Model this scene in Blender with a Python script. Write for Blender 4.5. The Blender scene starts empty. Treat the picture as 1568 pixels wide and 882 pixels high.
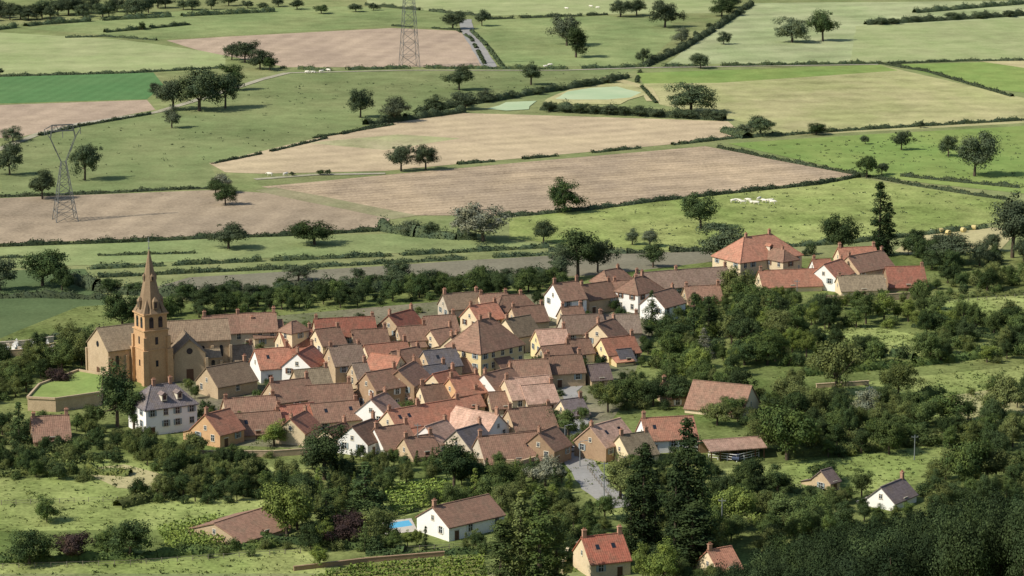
import bpy, math, random
import numpy as np
from mathutils import Vector, Matrix
random.seed(7)
R = np.random.default_rng(7)
scn = bpy.context.scene
FOC, CH, P = 4446.0, 169.0, math.radians(11.3)
cP, sP = math.cos(P), math.sin(P)

# ---- survey helper: plan position of a thing seen at a sight line, on level z
def G(px, py, z=0.0):
    u = (px-784)/FOC; v = (441-py)/FOC
    dy = cP+v*sP; dz = -sP+v*cP
    t = (z-CH)/dz
    return (u*t, dy*t)
def S(px, py, z=0.0):
    v = (441-py)/FOC
    return FOC/((z-CH)/(-sP+v*cP))
def terr(x, y):
    if y >= 520: return 0.0
    t = (520-y)/520.0
    b = 165*min(1, t)**1.15
    k = min(1, max(0, (520-y)/90.0)); k = k*k*(3-2*k)
    q = max(0, x-20)
    return b+(min(12, .5*q)+min(20, .21*max(0, q-25)))*k

def lin(c):
    o = []
    for a in c:
        a /= 255.0
        o.append(a/12.92 if a <= .04045 else ((a+.055)/1.055)**2.4)
    return o
# ---------------------------------------------------------------- materials
class N:
    def __init__(s, name):
        s.m = bpy.data.materials.new(name); s.m.use_nodes = True
        s.t = s.m.node_tree; s.t.nodes.clear()
        s.out = s.t.nodes.new('ShaderNodeOutputMaterial')
    def n(s, typ): return s.t.nodes.new(typ)
    def l(s, a, b): s.t.links.new(a, b)
    def math(s, op, a, b=None, c=None):
        x = s.t.nodes.new('ShaderNodeMath'); x.operation = op
        for i, q in enumerate((a, b, c)):
            if q is None: continue
            if isinstance(q, (int, float)): x.inputs[i].default_value = q
            else: s.l(q, x.inputs[i])
        return x.outputs[0]
    def noise(s, vec, scale, detail=3, rough=.6):
        x = s.t.nodes.new('ShaderNodeTexNoise'); x.inputs['Scale'].default_value = scale
        x.inputs['Detail'].default_value = detail; x.inputs['Roughness'].default_value = rough
        s.l(vec, x.inputs['Vector']); return x.outputs['Fac']
    def mix(s, f, a, b):
        x = s.t.nodes.new('ShaderNodeMix'); x.data_type = 'RGBA'
        if isinstance(f, (int, float)): x.inputs[0].default_value = f
        else: s.l(f, x.inputs[0])
        for i, q in ((6, a), (7, b)):
            if isinstance(q, (list, tuple)): x.inputs[i].default_value = (*q[:3], 1)
            else: s.l(q, x.inputs[i])
        return x.outputs[2]
    def scale(s, col, f):
        x = s.t.nodes.new('ShaderNodeVectorMath'); x.operation = 'SCALE'
        if isinstance(col, (list, tuple)): x.inputs[0].default_value = col[:3]
        else: s.l(col, x.inputs[0])
        if isinstance(f, (int, float)): x.inputs[3].default_value = f
        else: s.l(f, x.inputs[3])
        return x.outputs[0]
    def mapping(s, vec, rot=0, sc=(1, 1, 1)):
        x = s.t.nodes.new('ShaderNodeMapping'); s.l(vec, x.inputs[0])
        x.inputs['Rotation'].default_value = (0, 0, rot); x.inputs['Scale'].default_value = sc
        return x.outputs[0]
    def coord(s): return s.n('ShaderNodeTexCoord').outputs['Object']
    def orand(s): return s.n('ShaderNodeObjectInfo').outputs['Random']
    def ramp01(s, f, lo, hi):
        x = s.t.nodes.new('ShaderNodeMapRange'); s.l(f, x.inputs[0])
        x.inputs[1].default_value = lo; x.inputs[2].default_value = hi
        return x.outputs[0]
    def finish(s, col, rough=.9, spec=.2, bump=None, bstr=.4, bdist=.05):
        b = s.t.nodes.new('ShaderNodeBsdfPrincipled')
        if isinstance(col, (list, tuple)): b.inputs['Base Color'].default_value = (*col[:3], 1)
        else: s.l(col, b.inputs['Base Color'])
        b.inputs['Roughness'].default_value = rough
        b.inputs['Specular IOR Level'].default_value = spec
        if bump is not None:
            q = s.t.nodes.new('ShaderNodeBump'); q.inputs['Strength'].default_value = bstr
            q.inputs['Distance'].default_value = bdist
            s.l(bump, q.inputs['Height']); s.l(q.outputs[0], b.inputs['Normal'])
        s.l(b.outputs[0], s.out.inputs[0]); return s.m

def fieldmat(name, c, c2=None, a=(.9, .7, .6), stripe=None, gain=.88):
    n = N(name); co = n.coord(); c = [q*gain for q in lin(c)]
    c2 = [q*gain for q in lin(c2)] if c2 else [c[0]*1.18, c[1]*1.02, c[2]*1.05]
    n1 = n.noise(co, .011, 3, .6); n2 = n.noise(co, .09, 4, .65); n3 = n.noise(co, .9, 3, .7)
    col = n.mix(n.ramp01(n.noise(n.mapping(co, .6, (1, .5, 1)), .03, 5, .65), .38, .62), c, c2)
    v = n.math('MULTIPLY_ADD', n.math('SUBTRACT', n1, .5), a[0], 1.0)
    v = n.math('MULTIPLY_ADD', n.math('SUBTRACT', n2, .5), a[1]*1.4, v)
    v = n.math('MULTIPLY_ADD', n.math('SUBTRACT', n3, .5), a[2]*1.6, v)
    if stripe:
        for ang, per, am in stripe:
            w = n.t.nodes.new('ShaderNodeTexWave'); n.l(n.mapping(co, math.radians(ang)), w.inputs['Vector'])
            w.inputs['Scale'].default_value = .314/per; w.inputs['Distortion'].default_value = 1.5
            w.inputs['Detail'].default_value = 2; w.inputs['Detail Scale'].default_value = .4
            v = n.math('MULTIPLY_ADD', n.math('SUBTRACT', w.outputs['Fac'], .5), am, v)
    b = n.n('ShaderNodeBsdfDiffuse'); n.l(n.scale(col, v), b.inputs[0]); n.l(b.outputs[0], n.out.inputs[0]); return n.m

def leafmat(name, c, var=1.0):
    n = N(name); co = n.coord()
    isl = n.n('ShaderNodeNewGeometry').outputs['Random Per Island']
    orr = n.orand()
    cy = [c[0]*1.5, c[1]*1.25, c[2]*.9]
    col = n.mix(n.ramp01(n.noise(co, .45, 1), .35, .7), c, cy)
    col = n.mix(n.math('MULTIPLY', orr, .55), col, [c[0]*1.4, c[1]*1.14, c[2]*1.25])
    v = n.math('MULTIPLY_ADD', isl, .6*var, .7)
    v = n.math('MULTIPLY', v, n.math('MULTIPLY_ADD', n.math('FRACT', n.math('MULTIPLY', orr, 13.7)), .5, .76))
    d = n.n('ShaderNodeBsdfDiffuse'); n.l(n.scale(col, v), d.inputs[0]); n.l(d.outputs[0], n.out.inputs[0])
    return n.m
def roofmat(name, c, c2):
    n = N(name); co = n.coord(); c = lin(c); c2 = lin(c2)
    f = n.ramp01(n.noise(n.mapping(co, 0, (1.2, .5, .5)), 1.0, 4, .7), .3, .7)
    col = n.mix(f, c, c2)
    col = n.mix(n.math('MULTIPLY', n.math('FRACT', n.math('MULTIPLY', n.orand(), 7.31)), .4), col, lin((146, 112, 92)))
    lich = n.ramp01(n.noise(co, .35, 4, .7), .46, .72)
    col = n.mix(n.math('MULTIPLY', lich, .5), col, lin((116, 102, 82)))
    w = n.t.nodes.new('ShaderNodeTexWave'); w.bands_direction = 'X'; n.l(co, w.inputs['Vector'])
    w.inputs['Scale'].default_value = .314/.45; w.inputs['Distortion'].default_value = .6
    w2 = n.t.nodes.new('ShaderNodeTexWave'); w2.bands_direction = 'Y'; n.l(co, w2.inputs['Vector'])
    w2.inputs['Scale'].default_value = .314/.5; w2.inputs['Distortion'].default_value = .8
    cell = n.t.nodes.new('ShaderNodeTexVoronoi'); cell.inputs['Scale'].default_value = 2.2; n.l(co, cell.inputs['Vector'])
    v = n.math('MULTIPLY_ADD', w.outputs['Fac'], .14, .74)
    v = n.math('MULTIPLY_ADD', w2.outputs['Fac'], .12, v)
    sc = n.t.nodes.new('ShaderNodeSeparateColor'); n.l(cell.outputs['Color'], sc.inputs[0])
    v = n.math('MULTIPLY_ADD', sc.outputs[0], .32, v)
    v = n.math('MULTIPLY', v, n.math('MULTIPLY_ADD', n.orand(), .45, .74))
    return n.finish(n.scale(col, v), .85, .25, w.outputs['Fac'], .5, .06)
def wallmat(name, c, st=.35):
    n = N(name); co = n.coord(); c = lin(c)
    f = n.ramp01(n.noise(co, .5, 5, .7), .35, .7)
    col = n.mix(n.math('MULTIPLY', f, st), c, [c[0]*.62, c[1]*.58, c[2]*.54])
    f2 = n.noise(co, 3.5, 3, .7)
    v = n.math('MULTIPLY_ADD', n.math('SUBTRACT', f2, .5), .7*st/.35*.8, n.math('MULTIPLY_ADD', n.orand(), .25, .9))
    return n.finish(n.scale(col, v), .9, .2, f2, .4, .04)
def plain(name, c, rough=.7, spec=.3):
    n = N(name); co = n.coord(); c = lin(c)
    v = n.math('MULTIPLY_ADD', n.noise(co, 2.0, 3), .4, .8)
    return n.finish(n.scale(c, v), rough, spec)

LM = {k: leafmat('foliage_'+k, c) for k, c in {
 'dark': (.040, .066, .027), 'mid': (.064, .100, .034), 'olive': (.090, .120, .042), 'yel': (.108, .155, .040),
 'grey': (.15, .175, .125), 'deep': (.025, .043, .019), 'purple': (.050, .038, .036), 'far': (.053, .078, .043),  # far variants: distance haze mixed into the leaf colour, paler and bluer
 'far_haze': (.074, .100, .060), 'vine': (.14, .21, .05), 'shade_tint': (.019, .033, .016)}.items()}  # last one: shade over the hillside wood put into the leaf colour
BARK = plain('bark', (82, 70, 56))
RM = {k: roofmat('tiles_'+k, a, b) for k, (a, b) in {
 'o': ((180, 122, 96), (152, 102, 80)), 'r': ((164, 94, 74), (138, 84, 66)), 'b': ((140, 108, 88), (114, 88, 72)),
 'p': ((196, 162, 140), (170, 136, 116)), 's': ((104, 102, 104), (86, 84, 86)), 'm': ((136, 122, 98), (110, 98, 78)),
 'g': ((136, 120, 104), (114, 98, 84))}.items()}
WM = {k: wallmat('render_'+k, c, st) for k, (c, st) in {
 'c': ((216, 196, 160), .32), 'w': ((232, 228, 218), .14), 's': ((186, 164, 132), .5), 'g': ((190, 176, 154), .4),
 'y': ((222, 200, 150), .25), 'd': ((160, 134, 106), .5), 't': ((198, 160, 118), .45)}.items()}
GLASS = N('window_glass').finish(lin((38, 42, 48)), .15, .5)
SUR = plain('window_surround', (205, 195, 172)); SHW = plain('shutter_white', (205, 205, 198)); SHB = plain('shutter_brown', (110, 78, 58)); SHG = plain('shutter_grey', (140, 150, 150))
WOOD = plain('door_wood', (92, 66, 48)); BRICK = wallmat('chimney_brick', (172, 134, 110), .5); METAL = plain('galvanised_steel', (120, 124, 122), .5, .5)

# ---------------------------------------------------------------- mesh builder
class MB:
    def __init__(s): s.v = []; s.f = []; s.m = []
    def face(s, pts, m=0):
        b = len(s.v); s.v += [tuple(p) for p in pts]; s.f.append(tuple(range(b, b+len(pts)))); s.m.append(m)
    def box(s, cx, cy, cz, sx, sy, sz, m=0, rot=0):
        b = len(s.v); c, q = math.cos(rot), math.sin(rot)
        for i in (-.5, .5):
            for j in (-.5, .5):
                for k in (-.5, .5):
                    x, y = i*sx, j*sy
                    s.v.append((cx+x*c-y*q, cy+x*q+y*c, cz+k*sz))
        for f in ((0, 1, 3, 2), (4, 6, 7, 5), (0, 4, 5, 1), (2, 3, 7, 6), (0, 2, 6, 4), (1, 5, 7, 3)):
            s.f.append(tuple(b+i for i in f)); s.m.append(m)
    def tube(s, p0, p1, r0, r1, m=0, n=6, cap=False):
        p0 = Vector(p0); p1 = Vector(p1); d = (p1-p0).normalized()
        a = d.orthogonal().normalized(); e = d.cross(a); b = len(s.v)
        for p, r in ((p0, r0), (p1, r1)):
            for i in range(n):
                t = 2*math.pi*i/n; s.v.append(tuple(p+a*math.cos(t)*r+e*math.sin(t)*r))
        for i in range(n):
            j = (i+1) % n; s.f.append((b+i, b+j, b+n+j, b+n+i)); s.m.append(m)
        if cap:
            s.f.append(tuple(b+n+i for i in range(n))); s.m.append(m)
    def build(s, name, mats, parent=None, loc=(0, 0, 0), rz=0, smooth=False):
        me = bpy.data.meshes.new(name); me.from_pydata(s.v, [], s.f)
        for m in mats: me.materials.append(m)
        me.polygons.foreach_set('material_index', s.m)
        me.update()
        o = bpy.data.objects.new(name, me); scn.collection.objects.link(o)
        o.location = loc; o.rotation_euler = (0, 0, rz)
        if parent: o.parent = parent
        return o
def empty(name, loc, rz=0):
    o = bpy.data.objects.new(name, None); scn.collection.objects.link(o)
    o.location = loc; o.rotation_euler = (0, 0, rz); o.empty_display_size = .5; return o

def leafquads(C, Nn, size, r):
    n = len(C); t = r.normal(size=(n, 3)); t -= (t*Nn).sum(1)[:, None]*Nn
    t /= np.linalg.norm(t, axis=1)[:, None]+1e-9; b = np.cross(Nn, t)
    a = size[:, None]*.5; k = r.uniform(.55, 1.1, (n, 4, 1))
    V = np.stack([C-t*a*k[:, 0], C-b*a*k[:, 1]*.8, C+t*a*k[:, 2], C+b*a*k[:, 3]*.8], 1).reshape(-1, 3)
    return V, np.arange(4*n).reshape(-1, 4)
def npmesh(name, V, F, mi, mats):
    me = bpy.data.meshes.new(name); me.vertices.add(len(V)); me.vertices.foreach_set('co', np.asarray(V, np.float32).ravel())
    me.loops.add(len(F)*4); me.loops.foreach_set('vertex_index', np.asarray(F, np.int32).ravel())
    me.polygons.add(len(F)); me.polygons.foreach_set('loop_start', np.arange(0, len(F)*4, 4, dtype=np.int32))
    for m in mats: me.materials.append(m)
    me.polygons.foreach_set('material_index', np.asarray(mi, np.int32)); me.update(calc_edges=True)
    return me
def unit(a): return a/(np.linalg.norm(a, axis=-1, keepdims=True)+1e-9)

def proto(kind, seed, leaf=.5, nper=95):
    r = np.random.default_rng(seed); cl = []; tb = MB()
    if kind in ('oak', 'tall', 'hires'):
        rad, cz, n = {'oak': ((6, 6, 4.9), 6.1, 56), 'tall': ((4.3, 4.3, 6.4), 7.4, 52), 'hires': ((5.5, 5.5, 5), 6.2, 60)}[kind]
        rad = np.array(rad); ph = r.uniform(0, 6.28, 3); sk = r.uniform(-1.1, 1.1, 2)
        for i in range(n):
            d = unit(r.normal(size=3)); d[2] = d[2] if d[2] > -.8 else -d[2]*.6
            az = math.atan2(d[1], d[0])
            lob = 1+.17*math.sin(2*az+ph[0])+.17*math.sin(3*az+ph[2])+.17*math.sin(5*d[2]+ph[1])
            c = np.array([0, 0, cz])+unit(d)*rad*r.uniform(.3, .88)*lob; c[:2] += sk*(c[2]-cz)*.14; c[2] = max(c[2], 1.4)
            cl.append((c, r.uniform(.65, 2.15)))
        tb.tube((0, 0, -.3), (.1, .1, cz-3), .42, .33, 0, 7)
        for i in range(7):
            c = cl[i*3][0]; tb.tube((.1, .1, cz-3.2), tuple(c*.9+np.array([0, 0, .2])), .2, .05, 0, 5)
    elif kind == 'poplar':
        for i in range(120):
            z = r.uniform(.9, 19.2); f = min(1, .6+z/12)*max(.16, 1-max(0, (z-9)/11.5)**1.7); a = r.uniform(0, 6.28)
            q = 1.75*f*r.uniform(.2, 1.05)*(1+.22*math.sin(a*2+z*.5+seed)); cl.append((np.array([math.cos(a)*q, math.sin(a)*q, z]), r.uniform(.5, 1.1)*(.45+.55*f)))
        tb.tube((0, 0, -.3), (0, 0, 15), .4, .08, 0, 7)
    elif kind == 'conifer':
        for i in range(80):
            z = 1+12.4*r.uniform(0, 1)**1.25; f = (1-z/14.4); a = r.uniform(0, 6.28)
            q = 3.1*f*r.uniform(.25, 1); cl.append((np.array([math.cos(a)*q, math.sin(a)*q, z-.25*q]), .35+.95*f*r.uniform(.6, 1.1)))
        tb.tube((0, 0, -.3), (0, 0, 13.2), .3, .05, 0, 6)
    else:  # shrub
        for i in range(24):
            a = r.uniform(0, 6.28); q = 1.9*r.uniform(0, 1)**.6
            cl.append((np.array([math.cos(a)*q, math.sin(a)*q, r.uniform(.5, 3.1)*(1-.12*q)]), r.uniform(.5, 1.15)))
        for i in range(5):
            tb.tube((0, 0, -.2), tuple(cl[i][0]), .09, .03, 0, 5)
    Cs = []; Ns = []
    ctr = np.mean([c for c, _ in cl], axis=0)
    for c, rr in cl:
        k = int(nper*(rr/1.4)**1.6)+18
        d = unit(r.normal(size=(k, 3))); f = r.uniform(.5, 1.15, (k, 1))
        f[r.random(k) < .12] *= .3
        p = c+d*rr*f*np.array([1.1, 1.1, .85])
        out = unit(p-ctr)
        Cs.append(p); Ns.append(unit(d*1.0+out*.4+r.normal(size=(k, 3))*.42+np.array([0, 0, .25])))
    C = np.concatenate(Cs); Nn = np.concatenate(Ns); ok = C[:, 2] > .15; C = C[ok]; Nn = Nn[ok]
    W0 = 2*np.percentile(np.hypot(C[:, 0], C[:, 1]), 96.5); H0 = np.percentile(C[:, 2], 99.8)
    V, F = leafquads(C, Nn, r.uniform(.55, 1.4, len(C))*leaf, r)
    tv = np.array(tb.v); tf = np.array(tb.f)
    me = npmesh('tree_'+kind, np.concatenate([tv, V]), np.concatenate([tf, F+len(tv)]), [0]*len(tf)+[1]*len(F), [BARK, LM['mid']])
    return me, float(H0), float(W0)
PR = {}
for kind, cnt, lf, npp in (('oak', 7, .46, 145), ('tall', 6, .44, 140), ('poplar', 4, .38, 90), ('conifer', 3, .36, 90), ('shrub', 5, .33, 100), ('hires', 3, .29, 300)):
    PR[kind] = [proto(kind, 100+i*7+len(kind), lf, npp) for i in range(cnt)]
NAME = {'oak': 'oak_tree', 'tall': 'deciduous_tree', 'poplar': 'poplar_tree', 'conifer': 'conifer_tree', 'shrub': 'shrub', 'hires': 'woodland_tree'}
placed = []
def put(x, y, h, w, kind, mk, z=0.0, name=None):
    me, H0, W0 = random.choice(PR[kind])
    o = bpy.data.objects.new(name or NAME[kind], me); scn.collection.objects.link(o)
    o.location = (x, y, z); a = random.uniform(0, 6.28); o.rotation_euler = (0, 0, a)
    o.scale = (w/W0, w/W0*random.uniform(.92, 1.08), h/H0)
    o.material_slots[1].link = 'OBJECT'; o.material_slots[1].material = LM[mk]
    placed.append((x, y, w*.5)); return o
def tree(px, py, hp, wp, kind='oak', mk='far', name=None):
    s = S(px, py); x, y = G(px, py); return put(x, y, hp*.94/s, wp/s, kind, mk, 0, name)

def inpoly(x, y, poly):
    c = False; n = len(poly)
    for i in range(n):
        x1, y1 = poly[i]; x2, y2 = poly[i-1]
        if (y1 > y) != (y2 > y) and x < (x2-x1)*(y-y1)/(y2-y1)+x1: c = not c
    return c
houses = []   # x,y,rad
clear = []
def scatter(poly, n, kinds, hr, mats, wr=(.75, 1.1), sp=.55, avoid=1.0):
    W = [G(*p) for p in poly]; xs = [p[0] for p in W]; ys = [p[1] for p in W]; c = 0; tries = 0
    while c < n and tries < n*14:
        tries += 1
        x = random.uniform(min(xs), max(xs)); y = random.uniform(min(ys), max(ys))
        if not inpoly(x, y, W): continue
        kind = random.choice(kinds); h = random.uniform(*hr)
        if kind == 'shrub': h *= .5
        # garden trees south of houses are kept low
        for a, b, rr in houses:
            if abs(x-a) < rr+2 and 0 < b-y < 28: h = min(h, 3.2+.05*(b-y)); break
        w = h*random.uniform(*wr)*(1.35 if kind == 'shrub' else .55 if kind == 'conifer' else .3 if kind == 'poplar' else .8 if kind == 'tall' else 1)
        if any((x-a)**2+(y-b)**2 < (rr*avoid+w*.4)**2 for a, b, rr in houses): continue
        if any(inpoly(x, y, q) for q in clear): continue
        if any((x-a)**2+(y-b)**2 < ((rr+w*.5)*sp)**2 for a, b, rr in placed): continue
        put(x, y, h, w, kind, random.choice(mats)); c += 1

# ---------------------------------------------------------------- ground
xs = [-9000, -4000, -2000, -1000, -600, -400]+list(range(-300, 301, 12))+[400, 600, 1000, 2000, 4000, 9000]
ys = [-3000, -1000, -400, -200]+list(range(-100, 521, 12))+[560, 800, 1200, 2000, 4000, 9000, 14000]
V = [(x, y, terr(x, y)) for y in ys for x in xs]; nx = len(xs)
Fc = [(j*nx+i, j*nx+i+1, (j+1)*nx+i+1, (j+1)*nx+i) for j in range(len(ys)-1) for i in range(nx-1)]
gm = MB(); gm.v = V; gm.f = Fc; gm.m = [0]*len(Fc)
gm.build('ground', [fieldmat('grass', (124, 134, 86), (142, 144, 98), (.8, .8, .7))])
lev = [0]
def sheet(name, poly, mat, jit=.7, step=25):
    lev[0] += 1; z = .004*lev[0]
    W = [G(*p) for p in poly]; out = []
    for i in range(len(W)):
        a = Vector(W[i]); b = Vector(W[(i+1) % len(W)]); L = (b-a).length; k = max(1, int(L/step))
        nr = Vector((-(b-a).y, (b-a).x)).normalized()
        for q in range(k):
            p = a.lerp(b, q/k)+nr*(random.uniform(-jit, jit) if q else 0); out.append((p.x, p.y, z))
    m = MB(); m.face(out); 
    if sum(out[i-1][0]*out[i][1]-out[i][0]*out[i-1][1] for i in range(len(out))) < 0: m.f[0] = m.f[0][::-1]
    return m.build(name, [mat])
def strip(name, poly, w, mat, px=True, z=None):
    if z is None: lev[0] += 1; z = .004*lev[0]
    W = [Vector(G(*p)) for p in poly] if px else [Vector(p) for p in poly]
    Q = []
    for i in range(len(W)-1):
        k = 4
        for q in range(k): Q.append(W[i].lerp(W[i+1], q/k))
    Q.append(W[-1]); L = []
    for i, p in enumerate(Q):
        d = (Q[min(i+1, len(Q)-1)]-Q[max(i-1, 0)]).normalized(); nr = Vector((-d.y, d.x))
        ww = w*random.uniform(.92, 1.08)/2; L.append((p+nr*ww, p-nr*ww))
    m = MB()
    for i in range(len(L)-1):
        a, b = L[i]; c, d = L[i+1]; m.face([(b.x, b.y, z), (d.x, d.y, z), (c.x, c.y, z), (a.x, a.y, z)])
    return m.build(name, [mat])

g = {}
g['light'] = fieldmat('meadow_light', (152, 162, 110), (164, 168, 120), (.5, .5, .4), [(75, 30, .07)])
g['green'] = fieldmat('pasture', (128, 142, 92), (142, 150, 100))
g['pale'] = fieldmat('hay_meadow', (154, 164, 116), (168, 172, 128), (.6, .5, .5), [(70, 28, .14), (-15, 40, .08)])
g['deep'] = fieldmat('crop_green', (92, 128, 80), (100, 132, 84), (.3, .3, .35), [(8, 6, .08)])
g['pink'] = fieldmat('stubble_pink', (172, 152, 130), (184, 163, 138), (.4, .5, .5), [(12, 12, .10)])
g['tan'] = fieldmat('stubble_tan', (184, 165, 134), (194, 175, 140), (.4, .5, .5), [(64, 14, .13), (66, 3.5, .12)])
g['tan2'] = fieldmat('harvested_field', (164, 146, 122), (182, 161, 131), (.4, .7, .9), [(66, 18, .14), (66, 5, .16)])
g['tan3'] = fieldmat('ploughed_field', (156, 140, 117), (170, 152, 126), (.4, .6, .7), [(10, 12, .12)])
g['dry'] = fieldmat('dry_meadow', (178, 171, 124), (162, 162, 110), (.8, .7, .5), [(80, 20, .10)])
g['bright'] = fieldmat('fresh_grass', (124, 146, 80), (140, 154, 88), (.5, .6, .4))
g['grey'] = fieldmat('grey_field', (126, 122, 102), (134, 128, 108), (.3, .4, .5))  # darker, greyer tone than the fields around it
g['dull'] = fieldmat('dark_pasture', (92, 108, 72), (100, 114, 76), (.5, .5, .5))
g['mead'] = fieldmat('village_meadow', (132, 146, 82), (154, 160, 98), (.9, 1.1, .9))
g['straw'] = fieldmat('straw_field', (188, 177, 132), (176, 168, 120), (.5, .5, .5))
g['road'] = fieldmat('asphalt_road', (150, 148, 142), (160, 156, 148), (.3, .3, .3))
g['track'] = fieldmat('gravel_track', (176, 168, 148), (160, 156, 128), (.3, .6, .6))
g['vill'] = fieldmat('village_yard', (134, 126, 104), (112, 116, 82), (.6, .9, .9))
g['scrub'] = fieldmat('rough_grass', (96, 110, 60), (126, 132, 80), (.8, 1.2, 1.1))

sheet('pasture', [(0, 215), (60, 205), (230, 175), (400, 125), (440, 108), (980, 105), (830, 152), (600, 182), (320, 250), (340, 288), (0, 302)], fieldmat('pasture_left', (120, 132, 86), (132, 138, 93)))
sheet('pasture', [(-60, 46), (180, 60), (345, 82), (345, 103), (200, 112), (-60, 117)], g['light'])
sheet('crop_field', [(-60, 119), (235, 111), (250, 130), (225, 152), (-60, 160)], g['deep'])
sheet('stubble_field', [(-60, 163), (225, 153), (238, 168), (100, 193), (30, 210), (-60, 214)], g['pink'])
sheet('pasture', [(40, 44), (290, 15), (530, 10), (690, 16), (700, 45), (600, 40), (400, 52), (240, 60)], g['green'])
sheet('stubble_field', [(255, 62), (350, 56), (600, 43), (700, 47), (722, 60), (738, 102), (440, 103), (300, 76)], g['pink'])
sheet('pasture', [(720, 50), (745, 30), (930, 25), (1020, 30), (1042, 50), (985, 101), (765, 102)], g['green'])
sheet('hay_meadow', [(1020, 98), (1150, 5), (1650, 0), (1650, 90), (1300, 96)], g['pale'])
sheet('pasture', [(1310, 40), (1568, 28), (1650, 28), (1650, 88), (1300, 95)], g['light'])
sheet('pasture', [(560, -6), (1140, -8), (1100, 20), (750, 24), (560, 8)], g['light'])
sheet('dry_meadow', [(975, 114), (1345, 99), (1400, 112), (1568, 150), (1640, 184), (1220, 208), (1130, 185), (1010, 160)], g['dry'])
sheet('pasture', [(975, 112), (1345, 99), (1375, 108), (1100, 127), (985, 128)], g['bright'])
sheet('pasture', [(1362, 99), (1650, 92), (1650, 150), (1520, 137)], g['bright'])
sheet('straw_field', [(1500, 94), (1650, 90), (1650, 108), (1568, 104)], g['straw'])
sheet('stubble_field', [(320, 250), (600, 186), (700, 173), (1115, 186), (1140, 208), (1040, 220), (590, 262), (400, 266), (345, 264)], g['tan'])
sheet('grass_strip', [(470, 219), (610, 206), (705, 212), (590, 230)], fieldmat('weedy_stubble', (164, 164, 118), (176, 166, 130)))
sheet('harvested_field', [(400, 286), (590, 268), (1080, 224), (1310, 268), (1180, 287), (890, 319), (780, 330), (620, 330)], g['tan2'])
sheet('ploughed_field', [(-60, 306), (330, 291), (480, 300), (600, 330), (588, 350), (400, 359), (-60, 375)], g['tan3'])
sheet('grass_strip', [(390, 292), (420, 287), (640, 330), (600, 336)], fieldmat('verge', (140, 142, 102), (156, 148, 114)))
sheet('pasture', [(1115, 220), (1330, 206), (1650, 188), (1650, 305), (1420, 281), (1320, 267)], g['bright'])
sheet('pasture', [(780, 335), (890, 322), (1310, 272), (1540, 308), (1530, 340), (1380, 358), (1200, 378), (1000, 384), (780, 366)], g['mead'])
sheet('pasture', [(-60, 382), (330, 366), (600, 358), (840, 374), (840, 379), (-60, 414)], g['green'])
sheet('grey_field', [(290, 425), (840, 392), (1090, 384), (1090, 410), (850, 425), (500, 440), (300, 450), (240, 440)], g['grey'])
sheet('dark_pasture', [(-60, 416), (130, 412), (160, 458), (170, 500), (100, 525), (-60, 534)], g['dull'])
sheet('straw_field', [(1370, 385), (1400, 362), (1500, 347), (1560, 352), (1530, 385), (1400, 392)], g['straw'])
sheet('rough_ground', [(120, 470), (850, 430), (1100, 400), (1700, 380), (1800, 905), (-200, 905), (-100, 640), (-60, 545)], g['scrub'])
sheet('village_yard', [(290, 495), (700, 460), (960, 440), (1010, 480), (960, 610), (900, 700), (700, 700), (300, 680), (220, 600)], g['vill'])
M = 'meadow'
MEAD = ([(1400, 468), (1560, 450), (1620, 452), (1620, 500), (1500, 490)], [(1230, 510), (1330, 500), (1440, 520), (1420, 552), (1300, 540)], [(1230, 600), (1330, 585), (1568, 560), (1568, 590), (1400, 615), (1250, 620)],
           [(1100, 720), (1300, 700), (1440, 680), (1450, 735), (1290, 758), (1150, 740)], [(1350, 612), (1540, 605), (1568, 650), (1420, 645)],
           [(-60, 735), (190, 730), (200, 765), (400, 762), (410, 778), (240, 812), (-60, 815)], [(-80, 868), (200, 860), (460, 842), (520, 870), (470, 905), (-80, 905)],
           [(570, 735), (690, 735), (700, 770), (610, 795), (560, 780)], [(60, 690), (330, 710), (480, 720), (400, 740), (260, 735), (80, 715)], [(890, 705), (945, 760), (930, 790), (1000, 800), (960, 720), (930, 700)],
           [(1320, 515), (1440, 512), (1430, 545), (1330, 540)], [(1240, 505), (1300, 490), (1330, 500), (1260, 520)])
for pl in MEAD: sheet(M, pl, g['mead'])
sheet('dry_grass', [(120, 720), (190, 712), (260, 730), (240, 752), (180, 748)], g['straw'])
sheet('dry_grass', [(1440, 610), (1560, 590), (1600, 640), (1500, 660)], g['dry'])
# roads
strip('country_road', [(712, 30), (716, 48), (735, 78), (750, 103)], 7, g['road'])
strip('gravel_track', [(-20, 236), (60, 205), (120, 190), (240, 172), (330, 145), (400, 122), (440, 112)], 4, g['track'])
strip('gravel_track', [(440, 112), (620, 108), (860, 108), (985, 104), (1345, 99)], 2.5, g['track'])
strip('gravel_track', [(390, 275), (480, 268), (590, 266)], 3.5, g['track'])
strip('gravel_track', [(930, 118), (990, 135), (1000, 155)], 6, g['straw'])
strip('village_street', [(850, 686), (880, 698), (897, 722), (915, 748), (955, 778)], 7, g['road'])
strip('village_street', [(850, 688), (760, 640), (690, 640), (620, 700)], 4, g['road'])
strip('village_street', [(900, 575), (870, 600), (890, 640), (880, 700)], 4, g['road'])
def pondmat():
    n = N('pond_water'); co = n.coord()
    return n.finish(n.mix(n.ramp01(n.noise(co, .06, 4), .35, .65), lin((160, 178, 138)), lin((176, 188, 148))), .75, .05)
PW = pondmat()
sheet('pond_bank', [(830, 158), (880, 134), (950, 127), (1000, 142), (950, 160), (870, 160)], g['dry'], 1.5, 12)
sheet('pond', [(850, 152), (868, 141), (905, 135), (945, 133), (982, 142), (965, 150), (930, 153), (880, 153)], PW, 1.2, 8)
sheet('pond', [(745, 167), (775, 157), (822, 155), (810, 168), (775, 170)], PW, 1.2, 8)
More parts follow.
